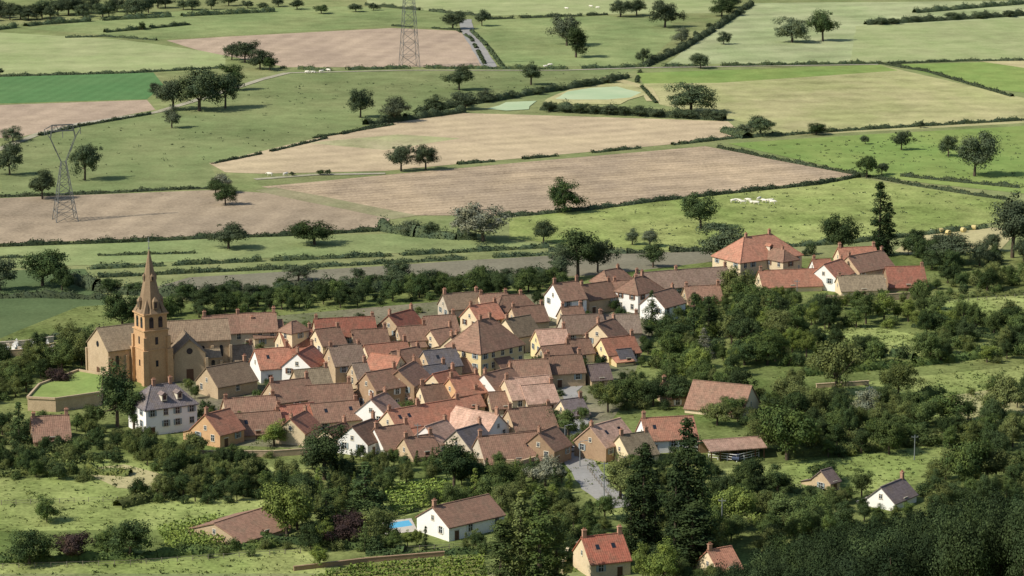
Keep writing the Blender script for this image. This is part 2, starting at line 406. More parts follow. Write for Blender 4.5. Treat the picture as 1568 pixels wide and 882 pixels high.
# ---------------------------------------------------------------- hedges
def hedge(poly, h, w, mk='far', gap=0.0, dens=20, name='hedge', px=True):
    W = [np.array(G(*p)) for p in poly]
    C = []; ph = R.uniform(0, 9, 3); KV = []; KF = []
    HH = lambda s: h*(.75+.24*np.sin(s*.31+ph[0])+.2*np.sin(s*.83+ph[1])+.1*np.sin(s*2.1+ph[2]))
    GP = lambda s: (np.sin(s*.07+ph[2])+np.sin(s*.19+ph[0])) > (-2+gap*2)
    for a, b in zip(W[:-1], W[1:]):
        L = np.linalg.norm(b-a); n = int(L*dens*max(1, h/2.2)); 
        if n < 1: continue
        t = R.random(n); d = (b-a)/L; nr = np.array([-d[1], d[0]]); s = t*L
        hh = HH(s); ok = GP(s)
        th = R.uniform(0, math.pi, n); rr = R.uniform(.7, 1.1, n)
        off = np.cos(th)*w*.5*rr+R.normal(size=n)*.15; z = np.abs(np.sin(th))*hh*rr*.98+.08
        p = a+np.outer(s, d)+np.outer(off, nr)
        nn = np.stack([np.cos(th)*nr[0], np.cos(th)*nr[1], np.sin(th)], 1)+R.normal(size=(n, 3))*.45
        C.append(np.concatenate([np.column_stack([p, z])[ok], unit(nn)[ok]], 1))
        m = max(2, int(L/1.6)); ss = np.linspace(0, L, m); hs = HH(ss)*R.uniform(.7, .9, m); ws = w*R.uniform(.36, .46, m)
        base = sum(len(k) for k in KV); an = np.linspace(0, math.pi, 6)
        ring = np.array([[(*(a+d*q+nr*math.cos(t_)*wq), abs(math.sin(t_))*hq) for t_ in an] for q, hq, wq in zip(ss, hs, ws)]).reshape(-1, 3)
        KV.append(ring); gk = GP(ss)
        for i in range(m-1):
            if gk[i] and gk[i+1]:
                for j in range(5): KF.append((base+i*6+j, base+i*6+j+1, base+(i+1)*6+j+1, base+(i+1)*6+j))
    A = np.concatenate(C)
    if len(A) == 0: return
    V, F = leafquads(A[:, :3], A[:, 3:], R.uniform(.5, 1.0, len(A))*.85, R)
    KV = np.concatenate(KV); 
    if KF: F = np.concatenate([F, np.array(KF)+len(V)]); V = np.concatenate([V, KV])
    o = bpy.data.objects.new(name, npmesh(name, V, F, [0]*len(F), [LM[mk]])); scn.collection.objects.link(o)
for pl, h, w, gap in (
 ([(-60, 119), (200, 112), (345, 104)], 1.6, 2.2, 0), ([(430, 105), (500, 108), (620, 105), (860, 106), (985, 103), (1075, 102), (1345, 98)], 2.2, 2.6, .12),
 ([(985, 103), (1040, 78), (1095, 45), (1150, 8)], 3.2, 4.5, .15), ([(1345, 97), (1420, 110), (1550, 148)], 1.6, 2.5, 0), ([(1360, 98), (1470, 94), (1640, 92)], 1.6, 2.5, .2),
 ([(160, 50), (230, 44), (290, 38)], 2.5, 3, .2), ([(-40, 50), (60, 38), (180, 30), (420, 18)], 3.5, 5, .1), ([(745, 30), (850, 26), (930, 23)], 2.2, 3, .1), ([(1325, 38), (1400, 34), (1600, 22)], 4, 5, .05),
 ([(1400, 20), (1640, 0)], 3.5, 5, 0), ([(830, 168), (900, 173), (1000, 178), (1110, 184)], 4.5, 6, .1), ([(1040, 221), (1130, 211), (1220, 206), (1300, 200), (1640, 180)], 1.9, 2.6, .1),
 ([(700, 252), (800, 244), (930, 232), (1040, 221)], 1.4, 2, .5), ([(-60, 304), (120, 298), (260, 291), (340, 288)], 1.3, 2, .2),
 ([(765, 333), (850, 326), (900, 322), (1000, 309), (1150, 293), (1250, 283), (1315, 271)], 2.0, 2.6, 0), ([(1100, 226), (1180, 243), (1260, 258), (1400, 284), (1500, 300), (1545, 306)], 1.6, 2.2, .15),
 ([(-60, 379), (200, 371), (330, 364), (450, 361), (590, 353)], 2.0, 2.6, 0), ([(585, 352), (640, 362), (700, 366), (730, 366)], 4.5, 6, .1), ([(120, 413), (250, 407), (400, 400), (600, 392), (840, 379)], 1.9, 2.4, .05),
 ([(-60, 397), (150, 392), (300, 388)], 1.0, 1.6, .5), ([(300, 457), (450, 449), (600, 445), (700, 440), (840, 429)], 5, 7, .0), ([(110, 430), (150, 445), (200, 450), (300, 455)], 4.5, 5, .2), ([(150, 425), (290, 418), (470, 410), (840, 390)], 1.6, 2.4, .3),
 ([(1380, 270), (1640, 296)], 1.8, 2.6, .2), ([(600, 187), (500, 212), (400, 236), (325, 251)], 1.1, 1.6, .35), ([(1200, 378), (1290, 373), (1400, 361), (1510, 349)], 2.2, 3, .2),
 ([(640, 174), (690, 164), (760, 154), (830, 142), (900, 132), (960, 119)], 3.5, 4.5, .2), ([(480, 212), (610, 190)], 1.1, 1.8, .5), ([(60, 208), (120, 194), (230, 175)], 1.3, 2, .3), ([(560, 192), (620, 184), (710, 172)], 4, 5, .2),
 ([(840, 385), (960, 388), (1090, 384)], 2.2, 3, .2), ([(980, 110), (975, 125), (1005, 158)], 1.3, 2, .5), ([(240, 62), (160, 56), (100, 58)], 1.4, 2, .4), ([(600, 40), (700, 46), (722, 60), (745, 104)], 1.3, 2, .5), ([(770, 103), (745, 70), (722, 48)], 1.5, 2.5, .4),
 ([(-60, 457), (60, 455), (165, 458)], 2.5, 4, .1), ([(-60, 534), (60, 524), (160, 505)], 2, 3, .1), ([(560, 8), (750, 26)], 2.2, 3, .2), ([(1110, 202), (1145, 212)], 4, 6, 0)):
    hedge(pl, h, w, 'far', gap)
for pl, h, w, gap in (
 ([(1410, 462), (1490, 455), (1640, 448)], 2, 3, .2), ([(1400, 500), (1568, 525)], 3, 4, .1), ([(1130, 735), (1280, 765)], 2.5, 4, .1), ([(1200, 700), (1330, 690), (1440, 676)], 3, 4, .1),
 ([(-60, 862), (120, 858), (240, 852), (420, 836)], 2.0, 3, .2), ([(180, 778), (300, 750), (480, 742)], 2.6, 4, .2), ([(-60, 733), (90, 722), (200, 728)], 3, 4, .1), ([(400, 828), (520, 838), (620, 846)], 2.2, 3, .1),
 ([(1240, 625), (1400, 618), (1440, 600)], 3, 4, .2), ([(1230, 575), (1400, 560), (1568, 540)], 3, 4, .2), ([(1200, 520), (1400, 550)], 3, 4, .3), ([(560, 850), (740, 848)], 1.3, 2, .1), ([(1360, 665), (1440, 655), (1568, 660)], 3, 4, .1)):
    hedge(pl, h, w, random.choice(['mid', 'olive', 'dark']), gap, 26)
def vineyard(poly, ang, sp=2.0, h=1.3):
    W = [G(*p) for p in poly]; c, s = math.cos(ang), math.sin(ang)
    A = []; us = [x*c+y*s for x, y in W]; vs = [-x*s+y*c for x, y in W]; v = min(vs)
    while v < max(vs):
        n = int((max(us)-min(us))*20); u = R.uniform(min(us), max(us), n)
        for q in u:
            vv = v+R.normal()*.22; x, y = q*c-vv*s, q*s+vv*c
            if inpoly(x, y, W): A.append((x, y, R.uniform(.3, h)))
        v += sp
    A = np.array(A); Nn = unit(R.normal(size=(len(A), 3))*.6+np.array([0, 0, .8]))
    V, F = leafquads(A, Nn, R.uniform(.4, .8, len(A)), R)
    o = bpy.data.objects.new('vineyard_rows', npmesh('vineyard_rows', V, F, [0]*len(F), [LM['vine']])); scn.collection.objects.link(o)
VP1 = [(585, 748), (690, 738), (695, 764), (605, 795)]; VP2 = [(480, 885), (560, 866), (740, 852), (750, 905), (450, 905)]
VG = fieldmat('vineyard_soil', (108, 122, 66), (126, 126, 76))
sheet('vineyard_ground', VP1, VG); sheet('vineyard_ground', VP2, VG)
vineyard(VP1, .5, 2.4); vineyard(VP2, .25, 2.6)
VP3 = [(240, 815), (330, 797), (345, 835), (260, 845)]; vineyard(VP3, -1.0, 1.4, 2.0)
def tufts(polys, n, size, mk, name):
    A = []
    for poly in polys:
        W = [G(*p) for p in poly]; x0, x1 = min(p[0] for p in W), max(p[0] for p in W); y0, y1 = min(p[1] for p in W), max(p[1] for p in W); c = 0
        for _ in range(n*4):
            if c >= n: break
            x, y = R.uniform(x0, x1), R.uniform(y0, y1)
            if not inpoly(x, y, W): continue
            c += 1; k = int(R.integers(3, 14)); s = R.uniform(.3, 1)*size
            for _k in range(k): A.append((x+R.normal()*s*.5, y+R.normal()*s*.5, abs(R.normal())*s*.25+.12))
    A = np.array(A); Nn = unit(R.normal(size=(len(A), 3))*.7+np.array([0, 0, .6])); V, F = leafquads(A, Nn, R.uniform(.25, .6, len(A))*size, R)
    o = bpy.data.objects.new(name, npmesh(name, V, F, [0]*len(F), [LM[mk]])); scn.collection.objects.link(o)
tufts(MEAD, 160, .8, 'olive', 'grass_tufts'); tufts(MEAD, 40, 1.3, 'mid', 'weeds')
tufts([[(120, 470), (850, 430), (1568, 400), (1568, 700), (1000, 905), (0, 905), (0, 545)]], 3500, 1.0, 'olive', 'grass_tufts')
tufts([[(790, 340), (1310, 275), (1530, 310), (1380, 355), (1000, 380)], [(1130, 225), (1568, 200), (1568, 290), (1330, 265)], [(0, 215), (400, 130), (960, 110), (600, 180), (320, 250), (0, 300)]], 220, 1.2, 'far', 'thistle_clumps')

# ---------------------------------------------------------------- houses
def prism_walls(L, W, h, tan, hip=0, z0=-.3, t=.22):
    m = MB(); e = h-t/2-W/2*tan; a, b = L/2, W/2
    m.face([(-a, -b, z0), (a, -b, z0), (a, -b, e), (-a, -b, e)]); m.face([(a, b, z0), (-a, b, z0), (-a, b, e), (a, b, e)])
    for s in (-1, 1):
        pts = [(s*a, s*-b, z0), (s*a, s*b, z0), (s*a, s*b, e)]
        if not hip: pts.append((s*a, 0, h-t/2))
        pts.append((s*a, s*-b, e)); m.face(pts)
    return m, e
def roof_mesh(L, W, h, tan, hip=0, t=.22, o=.35, og=.25):
    m = MB(); a = L/2+(o if hip else og); b = W/2+o; ze = h-b*tan; r = max(.05, a-hip)
    for dz, fl in ((0, 0), (-t, 1)):
        e = ze+dz; k = h+dz
        A, B, C, D, E, Fp = (-a, -b, e), (a, -b, e), (a, b, e), (-a, b, e), (-r, 0, k), (r, 0, k)
        fs = [[A, B, Fp, E], [C, D, E, Fp]]
        if hip: fs += [[B, C, Fp], [D, A, E]]
        for f in fs: m.face(f[::-1] if fl else f)
    for p, q in (((-a, -b), (a, -b)), ((a, b), (-a, b))): m.face([(*p, ze-t), (*q, ze-t), (*q, ze), (*p, ze)])
    if hip:
        for p, q in (((a, -b), (a, b)), ((-a, b), (-a, -b))): m.face([(*p, ze-t), (*q, ze-t), (*q, ze), (*p, ze)])
    else:
        for s in (-1, 1):
            for y0 in (-b, b): m.face([(s*a, y0, ze-t), (s*a, 0, h-t), (s*a, 0, h), (s*a, y0, ze)])
    m.box(0, 0, h+.02, 2*r, .3, .16)
    if hip > .5:
        for sx in (-1, 1):
            for sy in (-1, 1): m.tube((sx*a, sy*b, ze+.03), (sx*r, 0, h+.03), .12, .12, 0, 4)
    return m
def house(x1, y1, x2, y2, h, W, rk='b', wk='c', hip=0, tan=.85, ch=None, name='stone_house', win=.8, sh=None, sky=0, dorm=0):
    W *= 1.06
    a = Vector(G(x1, y1, h)); b = Vector(G(x2, y2, h)); c = (a+b)/2; d = b-a; L = d.length; rz = math.atan2(d.y, d.x)
    if hip: L += 2*hip*W*.5-.2; hip = hip*W*.5
    else: L *= 1.06
    root = empty(name, (c.x, c.y, 0), rz); houses.append((c.x, c.y, W*.55))
    for k in range(1, int(L/6)+1):
        for s in (-1, 1):
            q = c+d.normalized()*s*min(L/2-W*.3, k*4); houses.append((q.x, q.y, W*.55))
    wm, e = prism_walls(L, W, h, tan, hip); wm.build('walls', [WM[wk]], root)
    roof_mesh(L, W, h, tan, hip).build('roof', [RM[rk]], root)
    m = MB(); sh = sh or random.choice([2, 3, 4, 4]); rows = max(1, int((e+.2)/2.6)); a2, b2 = L/2, W/2
    dd = MB(); door = False
    def wnd(px_, py_, z, nx_, ny_, w=1.0, hh=1.4, shut=True):
        ux, uy = (abs(ny_), abs(nx_))
        def bx(off, uo, zo, ww, th, hz, mi):
            m.box(px_+nx_*off+ux*uo, py_+ny_*off+uy*uo, z+zo, ww*ux+th*abs(nx_), ww*uy+th*abs(ny_), hz, mi)
        bx(.02, 0, 0, w+.3, .08, hh+.3, 0); bx(.045, 0, 0, w, .07, hh, 1); bx(.06, 0, 0, .07, .07, hh, 2); bx(.05, 0, .15, w, .08, .06, 2); bx(.08, 0, -hh/2-.1, w+.36, .16, .1, 0)
        if shut:
            for s in (-1, 1): bx(.06, s*(w/2+.3), 0, .46, .09, hh, 3)
    for sy in (-1, 1):
        n = max(1, int(L/3.1))
        for k in range(n):
            x = -a2+(k+.5)*L/n+random.uniform(-.3, .3)
            for r_ in range(rows):
                z = e-1.15-(rows-1-r_)*2.75
                if z < .9 or e < 2.2: continue
                if random.random() > win: continue
                if r_ == 0 and not door and rows >= 1 and random.random() < .5:
                    dd.box(x, sy*(b2+.03), 1.05, 1.1, .1, 2.1, 0); dd.box(x, sy*(b2+.01), 2.2, 1.5, .12, .2, 1); door = True; continue
                wnd(x, sy*b2, z, 0, sy, shut=random.random() < .6)
    if not door: dd.box(0, -(b2+.03), 1.05, 1.1, .1, 2.1, 0); dd.box(0, -(b2+.01), 2.2, 1.5, .12, .2, 1)
    for sx in (-1, 1):
        n = max(1, int(W/4.0))
        for k in range(n):
            y = -b2+(k+.5)*W/n
            for r_ in range(rows):
                z = e-1.15-(rows-1-r_)*2.75
                if z < .9 or random.random() > win*.75: continue
                wnd(sx*a2, y, z, sx, 0, shut=random.random() < .6)
        if not hip and W > 6: wnd(sx*a2, 0, e+.9, sx, 0, .7, .9, False)
    for k in range(dorm):
        x = -L/4+(k+.5)*L/2/dorm*1.2
        for sy in (-1,):
            yy = sy*W*.3; zr = h-abs(yy)*tan
            wm2 = MB(); wm2.box(x, yy-.3*1, zr+.2, 1.3, 1.8, 1.5, 0); wm2.build('dormer', [SUR], root)
            rm2 = MB()
            for q in (-1, 1): rm2.face([(x+q*.9, yy-1.35, zr+.85), (x+q*.9, yy+1.2, zr+.85), (x, yy+1.2, zr+1.6), (x, yy-1.35, zr+1.6)])
            rm2.face([(x-.9, yy-1.32, zr+.85), (x+.9, yy-1.32, zr+.85), (x, yy-1.32, zr+1.6)])
            rm2.build('dormer_roof', [RM[rk]], root); m.box(x, yy-1.22, zr+.3, .8, .08, 1.0, 1)
    for k in range(sky):
        x = random.uniform(-L*.35, L*.35); yy = -W*.22; z = h-abs(yy)*tan+.05
        m.face([(x-.4, yy-.45, z-.45*tan), (x+.4, yy-.45, z-.45*tan), (x+.4, yy+.45, z+.45*tan), (x-.4, yy+.45, z+.45*tan)], 1)
    if m.f: m.build('windows', [SUR, GLASS, SHW, {2: SHW, 3: SHB, 4: SHG}[sh]], root)
    dd.build('door', [WOOD, SUR], root)
    # lean-to at the back or side on some houses
    if not hip and win > .5 and random.random() < .45:
        s = random.choice([-1, 1]); lw, ll = random.uniform(2.5, 4), L*random.uniform(.4, .8); x0 = random.uniform(-1, 1)*(L-ll)/2; hz = min(e-.3, 4.2)
        lm = MB(); lm.box(x0, s*(b2+lw/2), (hz-1.0)/2-.1, ll, lw, hz-1.0+.2); lm.build('lean_to_walls', [WM[wk]], root)
        lr = MB(); y0, y1 = s*(b2-.02), s*(b2+lw+.3); z0, z1 = hz, hz-1.15
        for dz in (0, -.15): lr.face([(x0-ll/2-.2, y0, z0+dz), (x0+ll/2+.2, y0, z0+dz), (x0+ll/2+.2, y1, z1+dz), (x0-ll/2-.2, y1, z1+dz)])
        lr.face([(x0-ll/2-.2, y1, z1), (x0+ll/2+.2, y1, z1), (x0+ll/2+.2, y1, z1-.15), (x0-ll/2-.2, y1, z1-.15)])
        for q in (-1, 1):
            xx = x0+q*(ll/2+.01); lm2 = MB(); lm2.face([(xx, y0, z0-.1), (xx, y1-s*.3, z1), (xx, y1-s*.3, 0), (xx, y0, 0)]); lm2.build('lean_to_gable', [WM[wk]], root)
        lr.build('lean_to_roof', [RM[rk]], root)
    nch = ch if ch is not None else random.choice([1, 1, 2])
    if nch:
        c_ = MB()
        for k in range(nch):
            s = -1 if (k+int(x1)) % 2 else 1; xx = s*(max(0.3, L/2-hip)-.45 if k < 2 else 0); top = h+random.uniform(.8, 1.4)
            c_.box(xx, 0, (h-1.2+top)/2, .8, .6, top-h+1.2, 0); c_.box(xx, 0, top+.07, 1.0, .8, .14, 0)
            c_.tube((xx-.18, 0, top+.1), (xx-.18, 0, top+.55), .13, .1, 1, 8, True); c_.tube((xx+.2, 0, top+.1), (xx+.2, 0, top+.5), .13, .1, 1, 8, True)
        c_.build('chimney', [BRICK, RM['o']], root)
    return root
HS = [ # ridge ends, ridge height, width, roof, wall, options
 (1140, 363, 1180, 358, 12, 13, 'o', 'c', dict(hip=1, ch=2, name='manor_house', dorm=1)),
 (1165, 414, 1250, 411, 6, 9, 'o', 'c', {}), (1180, 378, 1200, 382, 9, 6, 'b', 'c', dict(hip=1)),
 (1285, 379, 1338, 377, 9, 8, 'o', 'c', dict(ch=2)), (1262, 404, 1288, 396, 8, 8, 'o', 'w', {}), (1300, 392, 1350, 383, 8.5, 9, 'b', 's', dict(ch=2)), (1358, 408, 1412, 407, 6.5, 11, 'r', 'd', dict(win=.3)),
 (1285, 422, 1350, 420, 5.5, 8, 'm', 'c', {}), (1245, 397, 1270, 396, 5.5, 7, 'o', 'w', {}),
 (975, 418, 1035, 413, 6.5, 9, 'g', 's', {}), (1035, 413, 1110, 408, 6.5, 9, 'g', 's', {}), (1050, 438, 1100, 436, 5, 8, 'b', 's', {}),
 (926, 414, 948, 410, 9.5, 7, 'b', 'w', dict(hip=.6)), (972, 425, 985, 422, 9.5, 8, 'b', 'w', dict(hip=.9)), (1000, 448, 1030, 440, 8, 8, 'b', 'w', {}), (940, 430, 975, 428, 7, 8, 'b', 'c', {}),
 (848, 434, 884, 430, 10, 9, 'b', 'w', dict(ch=2)), (890, 436, 932, 430, 8, 8, 'b', 's', dict(ch=2)), (680, 450, 730, 446, 7.5, 8, 'm', 'g', dict(ch=2)), (735, 450, 775, 448, 7.5, 8, 'b', 'c', {}),
 (720, 468, 758, 462, 8, 8, 'o', 'c', {}), (770, 452, 800, 450, 9, 8, 'b', 'c', dict(hip=.8)), (785, 470, 830, 466, 8, 8, 'b', 's', dict(ch=2)), (862, 483, 920, 480, 8, 9, 'g', 'g', {}), (920, 482, 975, 480, 7.5, 9, 'g', 'g', {}),
 (915, 495, 940, 487, 9, 8, 'b', 'c', {}), (922, 518, 968, 513, 6.5, 8, 'o', 'y', {}), (822, 505, 864, 502, 8, 8, 'p', 'y', {}), (733, 490, 752, 486, 14, 12, 'b', 'y', dict(hip=.9, ch=2, tan=1.05, sh=4, win=1, name='village_hall')),
 (775, 488, 810, 482, 9, 9, 'm', 'c', {}), (782, 552, 836, 549, 7.5, 8, 'b', 's', {}), (838, 545, 888, 542, 7.5, 8, 'b', 's', {}), (900, 558, 930, 556, 5, 7, 's', 's', dict(ch=0)),
 (484, 488, 570, 484, 8.5, 9, 'r', 's', dict(ch=2)), (596, 482, 630, 473, 9, 8, 'r', 's', {}), (650, 484, 695, 481, 7.5, 8, 'b', 'c', {}), (312, 484, 365, 480, 8.5, 9, 'b', 'g', dict(ch=2)), (368, 480, 420, 478, 8.5, 9, 'b', 'g', dict(ch=1)),
 (385, 492, 430, 489, 6.5, 8, 'b', 'c', {}), (447, 492, 452, 491, 9, 5, 'b', 'c', dict(hip=.95, ch=0)), (430, 506, 475, 502, 6.5, 8, 'o', 'c', {}), (484, 504, 518, 500, 7.5, 8, 'b', 'c', {}), (505, 530, 550, 526, 9, 9, 'g', 's', dict(ch=2)),
 (392, 535, 440, 531, 8, 9, 'o', 'w', dict(sky=1)), (455, 540, 478, 528, 8, 8, 'r', 'w', {}), (452, 566, 500, 562, 8, 9, 'm', 's', {}), (560, 528, 620, 522, 7.5, 8, 'o', 'c', {}), (570, 540, 612, 545, 7.5, 7, 'o', 'c', {}),
 (600, 538, 640, 530, 8, 8, 'b', 's', {}), (650, 537, 695, 532, 8, 8, 's', 's', dict(sky=1)), (562, 570, 604, 563, 9, 8, 'b', 'd', dict(win=1)), (610, 566, 634, 552, 9, 8, 'b', 'd', dict(win=1)),
 (664, 572, 694, 565, 7.5, 8, 'o', 'c', {}), (690, 578, 730, 572, 8, 8, 'o', 't', dict(ch=2)), (742, 572, 782, 562, 8.5, 9, 'b', 'w', {}), (775, 580, 838, 574, 8, 9, 'p', 'c', {}), (800, 590, 845, 586, 6.5, 8, 'p', 'c', {}),
 (318, 562, 375, 552, 7.5, 9, 'm', 's', {}), (415, 585, 470, 578, 7.5, 9, 'b', 's', {}), (470, 590, 535, 586, 6, 8, 'b', 's', {}), (540, 556, 560, 554, 7, 7, 'g', 's', {}),
 (315, 634, 350, 625, 7.5, 9, 'o', 't', dict(ch=1)), (350, 634, 425, 628, 5.5, 9, 'b', 's', dict(sky=1)), (425, 622, 478, 616, 6, 9, 'r', 'c', {}), (478, 618, 545, 612, 6, 8, 'b', 'c', dict(sky=2)), (345, 610, 418, 605, 5, 8, 'b', 's', {}),
 (445, 640, 468, 628, 6.5, 7, 'o', 'c', {}), (568, 610, 590, 600, 7.5, 8, 'p', 'w', dict(name='village_house')), (595, 628, 640, 620, 7.5, 8, 'o', 'c', dict(sky=2)), (540, 652, 572, 640, 7, 8, 'b', 'w', {}), (575, 655, 622, 648, 6, 9, 'b', 'w', {}),
 (640, 620, 700, 610, 7.5, 9, 'o', 's', {}), (652, 652, 682, 642, 6.5, 8, 'p', 'w', {}), (700, 622, 732, 630, 6.5, 8, 'p', 'c', {}), (728, 628, 762, 634, 7, 8, 'p', 'w', {}), (700, 658, 735, 648, 6.5, 9, 's', 'g', {}), (645, 590, 690, 586, 6, 8, 'b', 'c', {}),
 (735, 668, 828, 660, 6.5, 11, 'b', 'g', dict(ch=1, sky=1)), (825, 662, 850, 652, 7.5, 8, 'b', 'd', {}), (780, 626, 840, 620, 7, 9, 'b', 's', {}), (905, 652, 948, 640, 8, 9, 'p', 'd', dict(sky=3)), (950, 666, 990, 660, 6.5, 9, 'm', 'c', {}),
 (985, 640, 1058, 636, 7.5, 9, 'o', 'w', dict(sky=1, ch=1)), (1065, 582, 1148, 590, 7, 12, 'b', 'c', dict(win=.3, ch=0, name='barn')), (1015, 585, 1045, 583, 5.5, 7, 'b', 's', {}),
 (665, 775, 745, 757, 6.5, 10, 'b', 'w', dict(ch=1, tan=.6, sh=2, name='detached_house')), (893, 822, 950, 816, 7.5, 9, 'r', 'c', dict(ch=2, sky=2)), (1085, 842, 1118, 836, 5, 8, 'o', 'c', {}),
 (330, 800, 400, 778, 4, 15, 'b', 's', dict(tan=.33, win=0, ch=0, name='farm_shed')), (50, 638, 103, 635, 6, 10, 'b', 'd', dict(win=.3)), (1350, 745, 1382, 732, 5, 6.5, 's', 'w', dict(ch=1)), (1258, 720, 1272, 716, 4.5, 5, 's', 's', dict(ch=0)),
 (232, 590, 264, 586, 11, 10, 's', 'w', dict(hip=.75, ch=2, tan=.8, dorm=2, sh=4, win=1, name='white_manor_house')),
 (860, 470, 890, 468, 6, 7, 'b', 'c', {}), (690, 515, 700, 512, 6, 6, 'b', 'c', {}), (650, 560, 680, 556, 5.5, 7, 's', 's', {}), (700, 550, 740, 546, 5, 6, 'b', 's', {}), (870, 520, 900, 517, 6, 7, 'b', 'c', {}), (945, 535, 965, 533, 4, 6, 's', 's', dict(ch=0)),
 (540, 505, 590, 502, 6, 7, 'b', 'c', {}), (610, 500, 650, 497, 6.5, 7, 'b', 's', {}), (750, 600, 790, 598, 5, 7, 'b', 's', {}), (860, 612, 890, 608, 4.5, 7, 's', 'c', {}), (615, 585, 650, 580, 5.5, 7, 'p', 'c', {}),
 (350, 530, 385, 526, 6, 7, 'm', 's', {}), (660, 505, 690, 500, 6, 7, 'b', 'c', {}), (700, 600, 730, 596, 5, 7, 'o', 's', {}), (500, 655, 528, 646, 5.5, 7, 'b', 'c', {}), (620, 670, 660, 664, 5, 8, 'b', 's', {}), (590, 590, 610, 585, 5, 6, 'b', 's', {}),
 (830, 530, 870, 526, 5.5, 6, 'b', 's', {}), (755, 545, 775, 540, 5.5, 6, 'b', 's', {})]
for hh in HS: house(*hh[:8], **hh[8])
# open sided shed
def openshed(x1, y1, x2, y2, h, W):
    a = Vector(G(x1, y1, h)); b = Vector(G(x2, y2, h)); c = (a+b)/2; d = b-a; L = d.length
    r = empty('open_barn', (c.x, c.y, 0), math.atan2(d.y, d.x)); roof_mesh(L, W, h, .3).build('roof', [RM['p']], r); p = MB(); e = h-.2-W/2*.3
    for i in range(7):
        for s in (-1, 1): p.box(-L/2+.3+i*(L-.6)/6, s*(W/2-.2), e/2, .25, .25, e)
    p.build('posts', [WOOD], r); w = MB(); w.box(0, W/2-.5, e/2-.1, L-.6, .15, e-.3); w.build('back_wall', [WM['d']], r); houses.append((c.x, c.y, 8)); houses.append((c.x-5, c.y, 6)); houses.append((c.x+5, c.y, 6))
openshed(1078, 674, 1162, 668, 4.2, 9)

